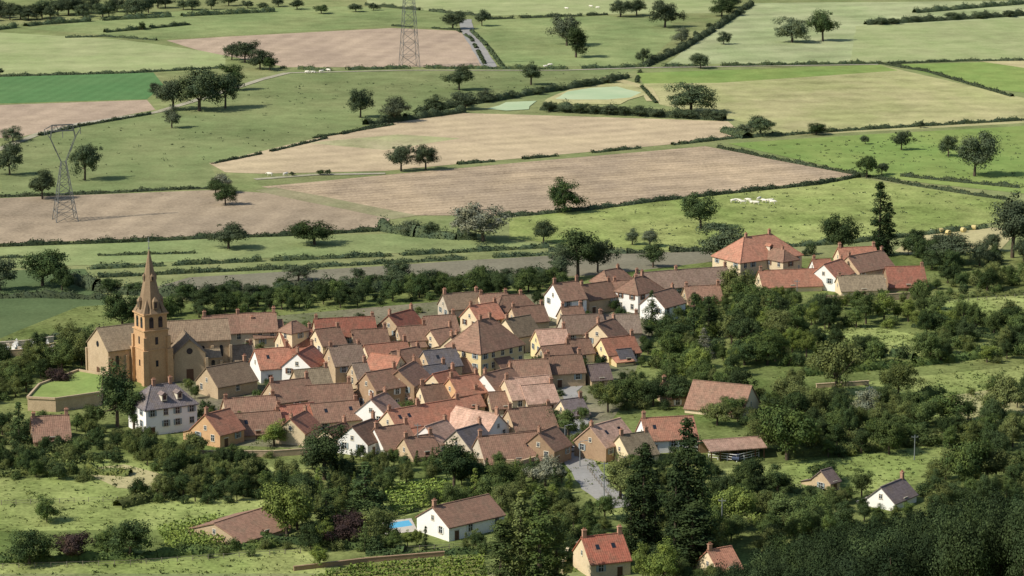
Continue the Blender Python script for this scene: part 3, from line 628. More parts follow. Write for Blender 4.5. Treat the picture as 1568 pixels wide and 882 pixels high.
# ---------------------------------------------------------------- church
def church():
    tx, ty = G(233, 585); rz = math.radians(32)
    root = empty('village_church', (tx, ty, 0), rz); ST = WM['t']; SD = WM['s']
    T = MB(); w = 6.6
    T.box(0, 0, 6.85, w, w, 14.3, 0); T.box(0, 0, 14.1, w+.5, w+.5, .3, 0); T.box(0, 0, 16.2, w-.4, w-.4, 4.0, 0); T.box(0, 0, 18.3, w+.3, w+.3, .35, 0); T.box(0, 0, 9.2, w+.3, w+.3, .25, 0)
    for sx in (-1, 1):
        for sy in (-1, 1): T.box(sx*(w/2+.1), sy*(w/2+.1), 4.4, 1.5, 1.5, 9.5, 0); T.box(sx*(w/2), sy*(w/2), 10.9, .9, .9, 3.2, 0)
    for k in range(4):
        a = k*math.pi/2
        for off in (-1.25, 1.25):
            x, y = math.cos(a)*(w/2-.17), math.sin(a)*(w/2-.17); ux, uy = -math.sin(a), math.cos(a)
            T.box(x+ux*off, y+uy*off, 15.9, .1, 1.15, 2.3, 1, a)
            T.tube((x+ux*off, y+uy*off, 17.05), (x+ux*off+math.cos(a)*.05, y+uy*off+math.sin(a)*.05, 17.05), .575, .575, 1, 12, True)
        x, y = math.cos(a)*(w/2+.02), math.sin(a)*(w/2+.02); T.box(x, y, 11.4, .08, .8, 1.9, 1, a); T.box(x, y, 5.5, .08, .7, 1.6, 1, a)
    T.build('bell_tower', [ST, GLASS], root)
    Sp = MB(); prof = [(18.4, 3.75), (19.6, 3.05), (23.5, 2.3), (26, 1.75), (30, 1.0), (34.6, .08)]
    for (z0, r0), (z1, r1) in zip(prof[:-1], prof[1:]):
        for k in range(8):
            a0, a1 = (k-.5)*math.pi/4, (k+.5)*math.pi/4
            Sp.face([(r0*math.cos(a0), r0*math.sin(a0), z0), (r0*math.cos(a1), r0*math.sin(a1), z0), (r1*math.cos(a1), r1*math.sin(a1), z1), (r1*math.cos(a0), r1*math.sin(a0), z1)])
    for k in range(4):
        a = k*math.pi/2+math.pi/4
        Sp.tube((2.75*1.4*math.cos(a)*.98, 2.75*1.4*math.sin(a)*.98, 18.3), (2.0*math.cos(a), 2.0*math.sin(a), 22.5), .9, .1, 0, 4)
        a = k*math.pi/2
        for zz, rr, sc in ((20.6, 2.85, 1.0), (27.2, 1.5, .6)):
            x, y = rr*math.cos(a), rr*math.sin(a); Sp.box(x, y, zz, 1.0*sc, 1.3*sc, 2.0*sc, 0, a); Sp.box(x+.05*math.cos(a), y+.05*math.sin(a), zz, 1.0*sc, .6*sc, 1.4*sc, 1, a)
            Sp.tube((x, y, zz+1.0*sc), (x, y, zz+2.1*sc), .9*sc, .05, 0, 4)
    Sp.build('spire', [wallmat('spire_stone', (144, 122, 96), .5), GLASS], root)
    C = MB(); C.tube((0, 0, 34.4), (0, 0, 37.6), .09, .07, 0, 6); C.box(0, 0, 36.5, .12, 1.2, .12); C.tube((0, 0, 34.6), (0, 0, 35), .22, .22, 0, 8, True); C.build('cross', [METAL], root)
    def part(nm, cx, cy, L, W, h, r, tan=.75):
        o = empty(nm, (cx, cy, 0), r-rz); o.parent = root
        wm, e = prism_walls(L, W, h, tan); wm.build('walls', [SD], o); roof_mesh(L, W, h, tan).build('roof', [RM['m']], o)
        b = MB(); n = max(1, int(L/4))
        for i in range(n+1):
            for s in (-1, 1): b.box(-L/2+i*L/n, s*(W/2+.35), e*.4, .7, .7, e*.8+.3, 0)
        for i in range(n):
            for s in (-1, 1):
                x = -L/2+(i+.5)*L/n; b.box(x, s*(W/2+.02), e*.62, .9, .08, e*.3, 1); b.tube((x, s*(W/2), e*.77), (x, s*(W/2+.06), e*.77), .45, .45, 1, 10, True)
        for s in (-1, 1):
            b.tube((s*(L/2), 0, e+.6), (s*(L/2+.05), 0, e+.6), .8, .8, 1, 14, True); b.box(s*(L/2+.02), 0, 1.6, .08, 1.8, 3.2, 2)
        b.build('buttresses_and_windows', [SD, GLASS, WOOD], o)
    inv = Matrix.Rotation(-rz, 3, 'Z')
    def place(nm, px, py, L, W, h, ang, tan=.75):
        x, y = G(px, py, h); v = inv @ Vector((x-tx, y-ty, 0)); part(nm, v.x, v.y, L, W, h, math.radians(ang), tan)
        houses.append((x, y, max(W, L)*.6))
    place('nave', 190, 497, 15, 13, 13.5, 32+0, .72)
    place('choir', 292, 490, 19, 10, 13, 14, .85)
    place('transept', 285, 512, 12, 8, 11, 104, .9)
    place('side_aisle', 300, 535, 12, 6, 6.5, 14, .5)
    houses.append((tx, ty, 6))
church()
# terrace
def terrace(poly, h, top):
    W = [G(p[0], p[1], h) for p in poly]; m = MB(); n = len(W)
    for i in range(n):
        a, b = W[i], W[(i+1) % n]; m.face([(*a, -.2), (*b, -.2), (*b, h), (*a, h)])
        d = Vector((b[0]-a[0], b[1]-a[1])); c = ((a[0]+b[0])/2, (a[1]+b[1])/2); m.box(c[0], c[1], h+.25, d.length, .5, .5, 0, math.atan2(d.y, d.x))
    m.face([(*p, h) for p in W], 1); m.build('churchyard_terrace', [WM['s'], top])
terrace([(42, 610), (85, 612), (155, 602), (160, 575), (120, 568), (60, 590)], 3.2, g['bright'])
def wall(poly, h, t=.45, mk='s', name='stone_wall'):
    W = [Vector(G(*p)) for p in poly]; m = MB()
    for i, (a, b) in enumerate(zip(W[:-1], W[1:])):
        d = b-a; c = (a+b)/2; m.box(c.x, c.y, h/2-.1, d.length, t, h+.2, 0, math.atan2(d.y, d.x)); m.box(c.x, c.y, h+.04+i*.003, d.length+t*.5, t+.12, .1, 0, math.atan2(d.y, d.x))
    m.build(name, [WM[mk]])
wall([(-20, 548), (40, 545), (85, 535)], 1.8); wall([(-20, 534), (40, 530), (82, 524)], 1.6, mk='g'); wall([(1250, 462), (1300, 464), (1400, 458)], 2); wall([(450, 875), (560, 862), (680, 852)], 1.0, mk='d'); wall([(860, 700), (800, 718), (700, 715)], 2)
wall([(1250, 595), (1330, 590)], 1.2); wall([(300, 700), (420, 700), (560, 690)], 1.5); wall([(860, 880), (870, 850), (890, 840)], 1.8, mk='c')
def graves():
    m = MB(); r = random.Random(3)
    for i in range(34):
        x, y = G(r.uniform(0, 82), r.uniform(532, 546)); m.box(x, y, .35, .9, 2.0, .7, 0); m.box(x, y+1, .9, .9, .2, 1.3, i % 2)
        if i % 3 == 0: m.box(x, y+1, 1.9, .14, .14, .9, 0); m.box(x, y+1, 2.0, .6, .12, .14, 0)
    m.build('cemetery_gravestones', [WM['w'], WM['g']])
graves()
# pool
sheet('pool_terrace', [(585, 800), (630, 795), (640, 815), (590, 820)], plain('paving', (190, 182, 165)), .1)
sheet('swimming_pool', [(592, 803), (626, 798), (632, 806), (598, 811)], N('pool_water').finish(lin((90, 175, 205)), .1, .5), .02)

# ---------------------------------------------------------------- pylons
def pylon(px, py, H0, rz=0, b0=3.7, b1=.8):
    x, y = G(px, py); m = MB(); r = .13
    lv = [0, .1, .2, .29, .38, .46, .53, .6]; lv = [q*H0 for q in lv]
    def cor(z, k): w = max(b1, b0-(b0-b1)*z/(H0*.6)); return ((w if k in (0, 1) else -w), (w if k in (0, 3) else -w), z)
    for z0, z1 in zip(lv[:-1], lv[1:]):
        for k in range(4):
            j = (k+1) % 4; m.tube(cor(z0, k), cor(z1, k), r, r, 0, 4); m.tube(cor(z0, k), cor(z1, j), r*.6, r*.6, 0, 4); m.tube(cor(z0, j), cor(z1, k), r*.6, r*.6, 0, 4); m.tube(cor(z1, k), cor(z1, j), r*.6, r*.6, 0, 4)
    zt, zb = H0*.97, H0*.6
    for s in (-1, 1):
        for q in (-.7, .7):
            m.tube((s*b1, q, zb), (s*4.2, q, H0*.84), r, r, 0, 4); m.tube((s*4.2, q, H0*.84), (s*3.4, q, zt), r, r, 0, 4); m.tube((s*4.2, q, H0*.84), (s*6.2, 0, H0*.93), r*.8, r*.8, 0, 4)
            m.tube((s*3.4, q, zt), (s*6.2, 0, H0*.93), r*.7, r*.7, 0, 4); m.tube((s*2.4, q, H0*.7), (s*4.2, q, H0*.84), r*.5, r*.5, 0, 4)
        for f in (.25, .5, .75, 1): m.tube((s*(b1+(4.2-b1)*f), -.7, zb+(H0*.24)*f), (s*(b1+(4.2-b1)*f), .7, zb+(H0*.24)*f), r*.6, r*.6, 0, 4)
        m.tube((s*6, 0, H0*.93), (s*6, 0, H0*.87), .12, .12, 0, 5)
    for q in (-.7, .7):
        m.tube((-3.4, q, zt), (3.4, q, zt), r, r, 0, 4); m.tube((-3.8, q, H0*.91), (3.8, q, H0*.91), r, r, 0, 4)
        for i in range(6): a = -3.4+i*6.8/6; m.tube((a, q, zt if i % 2 else H0*.91), (a+6.8/6, q, H0*.91 if i % 2 else zt), r*.6, r*.6, 0, 4)
    m.tube((0, 0, H0*.9), (0, 0, H0*.84), .12, .12, 0, 5)
    m.build('electricity_pylon', [plain('pylon_steel', (108, 110, 106), .7, .3)], None, (x, y, 0), rz)
pylon(100, 338, 33.5, .35); pylon(627, 103, 58, .25, 4.3, 2.2)
def pole(px, py, h, name='utility_pole', arm=True):
    x, y = G(px, py); m = MB(); m.tube((0, 0, -.2), (0, 0, h), .14, .09, 0, 7, True)
    if arm: m.box(0, 0, h-.5, 1.6, .12, .12); m.tube((-.7, 0, h-.45), (-.7, 0, h-.2), .06, .06, 0, 6, True); m.tube((.7, 0, h-.45), (.7, 0, h-.2), .06, .06, 0, 6, True)
    else: m.tube((0, 0, h-.1), (1.3, 0, h+.3), .06, .05, 0, 6); m.box(1.5, 0, h+.3, .7, .25, .12)
    m.build(name, [METAL], None, (x, y, 0), random.uniform(-.5, .5))
for p in ((925, 768, 9), (903, 700, 9), (1105, 820, 8), (1400, 705, 6), (1330, 640, 8), (640, 700, 8), (1220, 470, 8)): pole(*p)
for p in ((888, 715, 6), (865, 690, 6)): pole(*p, name='street_lamp', arm=False)
def fence(poly, h=1.2, sp=3.0, rail=2, mat=None, name='post_and_wire_fence', t=.14):
    W = [Vector(G(*p)) for p in poly]; m = MB()
    for a, b in zip(W[:-1], W[1:]):
        L = (b-a).length; n = int(L/sp); d = (b-a)/L; an = math.atan2(d.y, d.x)
        for i in range(n+1): p = a+d*(i*L/max(1, n)); m.box(p.x, p.y, h/2, t, t, h+random.uniform(-.1, .1), 0, an)
        c = (a+b)/2
        for k in range(rail): m.box(c.x, c.y, h*(.45+.45*k), L, .04 if rail < 3 else .06, .04 if rail < 3 else .12, 0, an)
    m.build(name, [mat or plain('weathered_wood', (140, 130, 112))])
fence([(-20, 872), (200, 866), (460, 848)]); fence([(-20, 775), (180, 768)]); fence([(1100, 735), (1290, 758)]); fence([(620, 845), (800, 835)])
fence([(1085, 703), (1128, 708), (1162, 700)], 1.3, 2.2, 3, plain('white_fence_paint', (225, 222, 214)), 'white_paddock_fence')
fence([(1410, 468), (1568, 455)]); fence([(900, 720), (935, 765)], 1.1, 2.5)

# ---------------------------------------------------------------- cattle, cars, bales
def cow_mesh(lying=False):
    bm_v = []; ed = []; rad = []
    def add(p, r, par=None):
        bm_v.append(p); rad.append(r)
        if par is not None: ed.append((par, len(bm_v)-1))
        return len(bm_v)-1
    z = .62 if lying else 1.05
    pel = add((-.75, 0, z), (.34, .38)); mid = add((-.1, 0, z-.04), (.4, .44), pel); ch = add((.6, 0, z), (.34, .42), mid)
    nk = add((1.0, 0, z+.12), (.2, .25), ch); hd = add((1.32, 0, z+(.28 if lying else -.05)), (.15, .17), nk); add((1.66, 0, z+(.12 if lying else -.3)), (.09, .1), hd)
    for s in (-1, 1):
        add((1.25, s*.28, z+(.36 if lying else .05)), (.05, .03), hd)
        if lying:
            a = add((.75, s*.3, .25), (.12, .12), ch); add((1.15, s*.25, .12), (.08, .08), a)
            a = add((-.6, s*.42, .3), (.16, .16), pel); b = add((-.1, s*.5, .14), (.1, .1), a); add((-.5, s*.55, .1), (.06, .06), b)
        else:
            a = add((.68, s*.2, .7), (.14, .14), ch); b = add((.72, s*.2, .4), (.08, .08), a); add((.68, s*.2, .03), (.07, .07), b)
            a = add((-.78, s*.22, .78), (.18, .18), pel); b = add((-.92, s*.22, .45), (.08, .09), a); add((-.82, s*.22, .03), (.07, .07), b)
    t = add((-1.08, 0, z+.15), (.06, .06), pel); add((-1.15, 0, z-.5 if not lying else .15), (.04, .04), t)
    me = bpy.data.meshes.new('cow'); me.from_pydata(bm_v, ed, []); o = bpy.data.objects.new('cow_tmp', me); scn.collection.objects.link(o)
    md = o.modifiers.new('s', 'SKIN'); 
    for i, r in enumerate(rad): me.skin_vertices[0].data[i].radius = r
    me.skin_vertices[0].data[0].use_root = True
    sb = o.modifiers.new('u', 'SUBSURF'); sb.levels = 1
    dg = bpy.context.evaluated_depsgraph_get(); nm = bpy.data.meshes.new_from_object(o.evaluated_get(dg)); bpy.data.objects.remove(o)
    nm.materials.clear(); nm.materials.append(plain('white_cattle_hide', (226, 218, 200))); 
    for p_ in nm.polygons: p_.use_smooth = True
    return nm
try:
    CW, CL = cow_mesh(), cow_mesh(True)
    for i, (x, y) in enumerate([(1123, 311), (1131, 309), (1137, 313), (1146, 310), (1153, 312), (1162, 308), (1170, 311), (1178, 309), (1183, 313), (1158, 314), (835, 103), (842, 102), (470, 113), (480, 112), (492, 112), (503, 110), (868, 14), (905, 12), (915, 14), (1432, 357), (413, 270), (437, 270)]):
        o = bpy.data.objects.new('charolais_cow', CL if i % 3 == 1 else CW); scn.collection.objects.link(o); X, Y = G(x, y); o.location = (X, Y, .15); o.rotation_euler = (0, 0, random.choice([0, 3.1, .6, 2.6])+random.uniform(-.3, .3)); o.scale = (1.0,)*3
except Exception as ex:
    print('cow fail', ex)
def car(px, py, rz, col):
    x, y = G(px, py); prof = [(-2.1, .35), (-2.15, .75), (-1.9, 1.0), (-1.45, 1.42), (.35, 1.45), (1.0, 1.0), (1.95, .85), (2.1, .6), (2.05, .35)]
    m = MB(); hw = .85
    def hwz(z): return hw if z < 1.05 else hw*.8
    n = len(prof)
    for i in range(n):
        a, b = prof[i], prof[(i+1) % n]; gl = 1 if (i in (2, 4)) else 0
        m.face([(a[0], -hwz(a[1]), a[1]), (b[0], -hwz(b[1]), b[1]), (b[0], hwz(b[1]), b[1]), (a[0], hwz(a[1]), a[1])], gl)
    for s in (-1, 1):
        m.face([(q[0], s*hwz(q[1]), q[1]) for q in prof if q[1] < 1.1]); m.face([(-1.9, s*hw, 1.0), (-1.45, s*hw*.8, 1.42), (.35, s*hw*.8, 1.45), (1.0, s*hw, 1.0)], 1)
        for wx in (-1.35, 1.35): m.tube((wx, s*.7, .33), (wx, s*.9, .33), .33, .33, 2, 14, True); m.tube((wx, s*.89, .33), (wx, s*.91, .33), .18, .18, 3, 10, True)
    m.build('parked_car', [plain('car_paint', col, .3, .5), GLASS, plain('tyre', (30, 30, 30)), METAL], None, (x, y, .25), rz)
car(905, 551, .3, (70, 75, 80)); car(930, 551, 2.8, (215, 215, 212)); car(941, 553, .2, (150, 160, 170)); car(872, 693, .5, (200, 202, 205)); car(1130, 705, 1.2, (60, 70, 90)); car(895, 578, .6, (160, 50, 40)); car(640, 690, .3, (210, 210, 210))
def bale(px, py):
    x, y = G(px, py); m = MB(); m.tube((-.7, 0, .75), (.7, 0, .75), .78, .78, 0, 16, True); m.face([(-.7, .78*math.cos(i*math.pi/8), .75+.78*math.sin(i*math.pi/8)) for i in range(16)])
    m.build('hay_bale', [plain('hay', (196, 178, 120))], None, (x, y, .15), random.uniform(0, 3))
for p in ((1440, 357), (1491, 352), (1452, 360), (1475, 356)): bale(*p)

# ---------------------------------------------------------------- trees
far = [(265, 168, 50, 58), (305, 170, 70, 78), (345, 166, 58, 52), (263, 196, 38, 28), (358, 138, 42, 36), (240, 150, 25, 25), (375, 96, 36, 45), (398, 106, 34, 40), (355, 92, 26, 30), (413, 108, 22, 28), (703, 138, 42, 50), (693, 45, 30, 38), (738, 40, 28, 26),
 (868, 70, 50, 52), (882, 88, 50, 38), (813, 130, 38, 32), (985, 97, 25, 25), (1018, 42, 44, 56), (1043, 67, 28, 30), (1105, 25, 30, 40), (1108, 68, 22, 24), (1073, 105, 26, 32), (1058, 172, 50, 74), (1213, 65, 42, 54), (1260, 63, 52, 50), (950, 26, 28, 40), (975, 24, 28, 36),
 (1165, 208, 32, 50), (1140, 208, 20, 35), (1250, 206, 20, 35), (1380, 230, 32, 32), (1325, 221, 15, 15), (1452, 240, 36, 35), (1492, 270, 75, 68), (1327, 272, 36, 38), (1350, 268, 20, 25), (1410, 196, 14, 12), (552, 180, 48, 42), (603, 187, 42, 48), (614, 262, 43, 46), (652, 260, 43, 42),
 (668, 172, 28, 40), (712, 168, 30, 50), (745, 155, 20, 30), (865, 325, 55, 62), (1073, 350, 58, 62), (345, 314, 38, 36), (350, 381, 44, 62), (482, 375, 40, 70), (832, 372, 38, 42), (1290, 388, 64, 62), (1110, 402, 66, 82), (1000, 410, 48, 35),
 (885, 425, 80, 60), (915, 418, 55, 50), (855, 430, 60, 40), (457, 431, 28, 52), (607, 434, 40, 48), (530, 452, 28, 56), (548, 432, 24, 22), (65, 305, 50, 48), (130, 276, 60, 55), (15, 268, 55, 50), (20, 217, 25, 38), (65, 438, 62, 75), (0, 445, 55, 60), (95, 445, 40, 44), (170, 448, 24, 40), (205, 450, 20, 34),
 (492, 21, 14, 26), (545, 18, 14, 24), (572, 16, 12, 20), (1550, 395, 108, 68), (1450, 405, 52, 85), (1405, 395, 40, 40), (448, 270, 8, 9), (490, 268, 9, 14), (502, 268, 9, 12), (330, 300, 30, 26), (218, 46, 14, 12), (0, 115, 12, 16), (105, 24, 30, 40), (1120, 12, 22, 40), (1520, 385, 30, 30)]
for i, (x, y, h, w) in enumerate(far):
    tree(x, y, h, w, 'tall' if h > w*1.15 else 'oak', ['far', 'far', 'far', 'far_haze', 'dark'][i % 5] if y < 250 else random.choice(['far', 'dark', 'far']))
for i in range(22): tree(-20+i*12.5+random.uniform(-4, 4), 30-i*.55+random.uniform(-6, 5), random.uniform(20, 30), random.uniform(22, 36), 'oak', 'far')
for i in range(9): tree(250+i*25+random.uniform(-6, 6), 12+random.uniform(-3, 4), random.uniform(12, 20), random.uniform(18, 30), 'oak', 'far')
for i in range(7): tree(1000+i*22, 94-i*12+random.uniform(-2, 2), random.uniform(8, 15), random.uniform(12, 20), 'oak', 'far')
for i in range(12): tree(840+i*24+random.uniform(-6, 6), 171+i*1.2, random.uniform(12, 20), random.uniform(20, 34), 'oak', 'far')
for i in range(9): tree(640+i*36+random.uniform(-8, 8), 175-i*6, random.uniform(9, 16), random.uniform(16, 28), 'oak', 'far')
for i in range(24): tree(290+i*23+random.uniform(-8, 8), 460-i*1.3+random.uniform(-3, 4), random.uniform(18, 30), random.uniform(24, 40), 'oak', random.choice(['dark', 'far', 'mid']))
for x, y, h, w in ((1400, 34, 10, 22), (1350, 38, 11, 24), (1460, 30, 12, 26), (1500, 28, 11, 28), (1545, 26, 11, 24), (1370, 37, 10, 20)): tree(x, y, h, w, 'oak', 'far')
tree(740, 370, 62, 82, 'oak', 'grey', 'willow_tree'); tree(712, 362, 36, 40, 'oak', 'grey', 'willow_tree'); tree(340, 296, 32, 34, 'oak', 'grey', 'willow_tree'); tree(660, 362, 22, 36, 'oak', 'far'); tree(625, 360, 24, 40, 'oak', 'far_haze'); tree(995, 378, 30, 30, 'tall', 'far_haze'); tree(968, 375, 28, 24, 'tall', 'far_haze')
tree(1346, 392, 122, 34, 'poplar', 'deep'); tree(1360, 392, 88, 30, 'poplar', 'deep')
mid = [(180, 655, 112, 66, 'tall', 'dark'), (205, 660, 70, 40, 'tall', 'dark'), (92, 600, 40, 44, 'oak', 'purple'), (1132, 465, 60, 58, 'oak', 'olive'), (998, 502, 62, 34, 'conifer', 'dark'), (1062, 522, 80, 40, 'conifer', 'dark'), (1085, 515, 66, 40, 'conifer', 'deep'), (1078, 548, 50, 36, 'conifer', 'grey'),
 (1180, 505, 60, 50, 'conifer', 'mid'), (1222, 520, 60, 42, 'tall', 'mid'), (695, 752, 88, 58, 'tall', 'deep'), (497, 735, 95, 78, 'tall', 'dark'), (560, 790, 90, 80, 'conifer', 'dark'), (500, 810, 60, 50, 'conifer', 'dark'), (535, 832, 52, 80, 'oak', 'purple'), (440, 826, 94, 88, 'oak', 'yel'), (455, 812, 80, 60, 'oak', 'olive'), (420, 684, 46, 44, 'tall', 'yel'),
 (575, 830, 60, 60, 'oak', 'olive'), (768, 910, 125, 56, 'poplar', 'mid'), (797, 908, 172, 52, 'poplar', 'olive'), (826, 910, 182, 52, 'poplar', 'mid'), (852, 900, 120, 50, 'poplar', 'olive'), (985, 850, 186, 56, 'poplar', 'deep'), (966, 850, 132, 36, 'poplar', 'dark'), (1002, 850, 140, 34, 'poplar', 'deep'), (1052, 860, 238, 62, 'poplar', 'deep'), (1074, 860, 178, 46, 'poplar', 'dark'), (1034, 862, 182, 46, 'poplar', 'deep'), (1060, 870, 110, 70, 'poplar', 'dark'),
 (950, 765, 76, 56, 'tall', 'olive'), (1205, 705, 92, 100, 'oak', 'mid'), (1165, 690, 56, 56, 'oak', 'olive'), (845, 665, 50, 40, 'tall', 'dark'), (870, 672, 50, 40, 'tall', 'mid'), (1015, 900, 84, 50, 'tall', 'yel'), (985, 895, 70, 40, 'tall', 'yel'), (1125, 812, 72, 84, 'oak', 'yel'), (1165, 800, 50, 60, 'oak', 'olive'), (1205, 805, 52, 80, 'oak', 'mid'), (1245, 800, 46, 60, 'oak', 'mid'),
 (1262, 740, 34, 62, 'oak', 'dark'), (1160, 760, 36, 46, 'oak', 'dark'), (1480, 750, 84, 84, 'oak', 'mid'), (1510, 745, 70, 60, 'tall', 'olive'), (1448, 735, 50, 50, 'oak', 'olive'), (45, 865, 62, 74, 'oak', 'dark'), (110, 858, 46, 62, 'oak', 'purple'), (200, 855, 66, 84, 'oak', 'dark'), (165, 850, 44, 50, 'oak', 'mid'), (72, 800, 44, 44, 'oak', 'mid'),
 (1375, 610, 60, 60, 'oak', 'olive'), (1280, 605, 90, 80, 'oak', 'olive'), (1325, 640, 50, 50, 'oak', 'grey'), (1530, 640, 70, 70, 'oak', 'olive'), (1450, 650, 60, 70, 'tall', 'mid'), (1000, 622, 45, 50, 'oak', 'dark'), (1030, 620, 50, 60, 'oak', 'dark'), (960, 622, 50, 60, 'oak', 'mid'), (1098, 652, 40, 56, 'oak', 'olive'), (652, 842, 40, 9, 'poplar', 'deep'),
 (1050, 618, 40, 60, 'oak', 'dark'), (1120, 640, 36, 50, 'oak', 'mid'), (1140, 560, 40, 60, 'oak', 'dark'), (1040, 570, 34, 50, 'oak', 'mid'),
 (188, 505, 62, 62, 'oak', 'dark'), (215, 500, 50, 40, 'oak', 'dark'), (245, 500, 50, 50, 'oak', 'mid'), (310, 480, 42, 40, 'tall', 'dark'), (345, 478, 34, 40, 'oak', 'dark'), (395, 470, 26, 44, 'oak', 'dark'), (125, 560, 60, 56, 'oak', 'olive'), (95, 570, 50, 50, 'oak', 'mid'), (835, 745, 52, 56, 'oak', 'grey'), (765, 752, 50, 60, 'oak', 'mid'), (730, 745, 44, 46, 'oak', 'dark'), (490, 870, 40, 30, 'tall', 'yel'), (300, 700, 40, 44, 'oak', 'olive'), (30, 680, 70, 44, 'conifer', 'dark'), (655, 612, 26, 22, 'tall', 'yel')]
for t in mid: tree(*t)
clear += [[G(*p) for p in q] for q in (VP1, VP2, VP3, [(850, 685), (900, 690), (1000, 790), (940, 810), (850, 705)], [(575, 790), (640, 790), (645, 820), (580, 825)], [(-60, 745), (180, 740), (185, 768), (300, 775), (240, 812), (-60, 810)], [(-80, 872), (460, 850), (500, 890), (-80, 905)], [(1120, 718), (1300, 705), (1430, 688), (1440, 735), (1290, 765), (1170, 745)],
     [(1420, 470), (1568, 456), (1568, 498), (1500, 490)], [(1240, 515), (1330, 500), (1435, 518), (1415, 550), (1310, 540)], [(1250, 605), (1330, 590), (1568, 560), (1568, 590), (1400, 615)], [(620, 790), (760, 770), (765, 835), (640, 838)], [(880, 850), (1000, 830), (1000, 905), (860, 905)], [(1075, 680), (1180, 680), (1180, 715), (1075, 715)],
     [(110, 715), (190, 710), (270, 735), (240, 755), (170, 750)], [(1350, 615), (1540, 605), (1568, 645), (1420, 640)], [(320, 790), (400, 775), (430, 800), (370, 835), (300, 820)], [(420, 700), (480, 705), (470, 740), (400, 735)], [(1320, 760), (1400, 750), (1420, 790), (1330, 800)])]
gm_ = ['dark', 'mid', 'mid', 'olive', 'dark']
scatter([(150, 500), (420, 458), (860, 430), (870, 448), (700, 458), (450, 478), (300, 488), (200, 520)], 90, ['oak', 'shrub', 'tall'], (4, 7), ['dark', 'mid', 'dark'])
scatter([(980, 500), (1040, 455), (1110, 440), (1250, 468), (1400, 462), (1420, 480), (1500, 500), (1640, 500), (1640, 560), (1250, 565), (1080, 585), (980, 570)], 235, ['oak', 'tall', 'shrub', 'tall', 'shrub'], (4.5, 9.5), gm_+['yel'])
scatter([(1410, 440), (1500, 420), (1640, 400), (1640, 445), (1420, 460)], 40, ['oak', 'shrub'], (4, 8), gm_)
scatter([(1080, 420), (1250, 425), (1240, 450), (1090, 440)], 18, ['shrub', 'oak'], (3, 6), gm_)
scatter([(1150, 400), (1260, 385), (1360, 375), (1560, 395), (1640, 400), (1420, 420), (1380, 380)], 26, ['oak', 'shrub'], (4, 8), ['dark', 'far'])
scatter([(910, 610), (1060, 590), (1160, 600), (1300, 625), (1640, 570), (1640, 720), (1450, 690), (1250, 705), (1170, 690), (1150, 660), (1060, 625), (930, 635)], 210, ['oak', 'tall', 'shrub', 'shrub'], (4, 8.5), gm_+['olive'])
scatter([(1080, 740), (1280, 770), (1450, 740), (1640, 700), (1640, 780), (1380, 800), (1280, 830), (1130, 860), (1090, 800)], 95, ['oak', 'tall', 'shrub'], (4, 7.5), gm_)
scatter([(-60, 545), (60, 548), (150, 525), (150, 560), (60, 585), (30, 610), (-60, 640)], 60, ['oak', 'shrub', 'tall'], (4, 8), ['mid', 'olive', 'dark'])
scatter([(-60, 660), (130, 650), (200, 668), (290, 695), (480, 705), (470, 740), (300, 748), (190, 740), (-60, 735)], 190, ['oak', 'shrub', 'shrub', 'shrub'], (3.5, 6.5), gm_+['olive'])
scatter([(190, 735), (480, 720), (470, 770), (190, 778)], 65, ['oak', 'shrub', 'shrub', 'tall'], (3.5, 7), gm_)
scatter([(480, 700), (700, 700), (880, 725), (880, 850), (720, 850), (480, 850), (400, 820), (430, 760)], 180, ['oak', 'shrub', 'tall', 'shrub', 'conifer'], (3.5, 7), gm_+['olive', 'yel'])
scatter([(250, 850), (420, 830), (480, 850), (300, 870)], 10, ['shrub'], (3, 6), gm_)
scatter([(870, 790), (1100, 770), (1130, 900), (860, 905)], 80, ['oak', 'shrub', 'shrub', 'tall'], (3.5, 6.5), gm_+['olive'])
scatter([(880, 690), (980, 690), (1080, 680), (1100, 740), (960, 770)], 45, ['oak', 'shrub'], (3, 6), gm_)
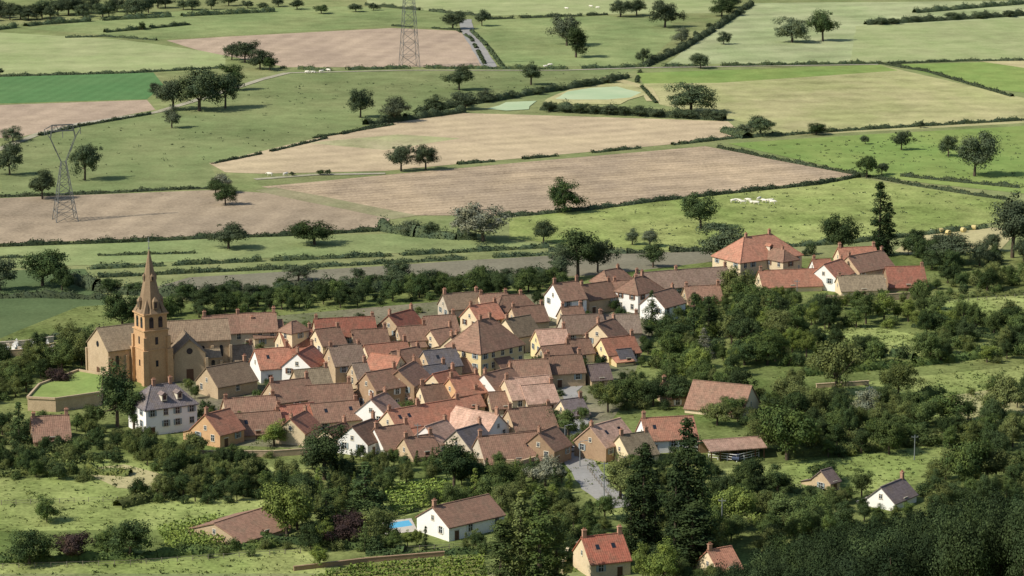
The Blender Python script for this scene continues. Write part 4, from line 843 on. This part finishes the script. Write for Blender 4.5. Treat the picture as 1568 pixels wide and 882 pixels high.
scatter([(300, 500), (960, 450), (1000, 560), (900, 690), (560, 700), (260, 640)], 150, ['shrub', 'shrub', 'oak'], (2.5, 6), ['mid', 'dark', 'olive'], avoid=.78)
# hillside wood in the right foreground
n = 0; k = 0
while n < 360 and k < 12000:
    k += 1; y = random.uniform(285, 450); x = random.uniform(18, 130)
    if x/y < .060+.02*random.random() or x/y > .25: continue
    w = random.uniform(5, 9)
    if any((x-a)**2+(y-b)**2 < ((rr+w*.5)*.5)**2 for a, b, rr in placed[-380:]): continue
    put(x, y, random.uniform(8, 12), w, 'hires', random.choice(['deep', 'shade_tint', 'deep', 'shade_tint', 'dark']), terr(x, y)-.3); n += 1
print('trees', len(placed), 'wood', n)

# ---------------------------------------------------------------- light, world, camera
EL, AZ = math.radians(43), math.radians(24)
d = Vector((math.cos(EL)*math.cos(AZ), math.cos(EL)*math.sin(AZ), -math.sin(EL)))
sl = bpy.data.lights.new('sun', 'SUN'); sl.energy = 4.9; sl.angle = math.radians(.5); sl.color = (1, .95, .865)
so = bpy.data.objects.new('sun', sl); scn.collection.objects.link(so); so.rotation_euler = d.to_track_quat('-Z', 'Y').to_euler()
w = bpy.data.worlds.new('World'); scn.world = w; w.use_nodes = True; nt = w.node_tree; nt.nodes.clear()
sk = nt.nodes.new('ShaderNodeTexSky'); sk.sky_type = 'NISHITA'; sk.sun_disc = False; sk.sun_elevation = EL; sk.sun_rotation = math.radians(246)
bg = nt.nodes.new('ShaderNodeBackground'); bg.inputs[1].default_value = .13; ow = nt.nodes.new('ShaderNodeOutputWorld')
nt.links.new(sk.outputs[0], bg.inputs[0]); nt.links.new(bg.outputs[0], ow.inputs[0])
cd = bpy.data.cameras.new('camera'); cd.lens = 36*FOC/1568; cd.sensor_width = 36; cd.clip_start = 1; cd.clip_end = 20000
co = bpy.data.objects.new('camera', cd); scn.collection.objects.link(co); co.location = (0, 0, CH); co.rotation_euler = (math.pi/2-P, 0, 0)
scn.camera = co
scn.view_settings.view_transform = 'Standard'; scn.view_settings.look = 'None'; scn.view_settings.exposure = 0
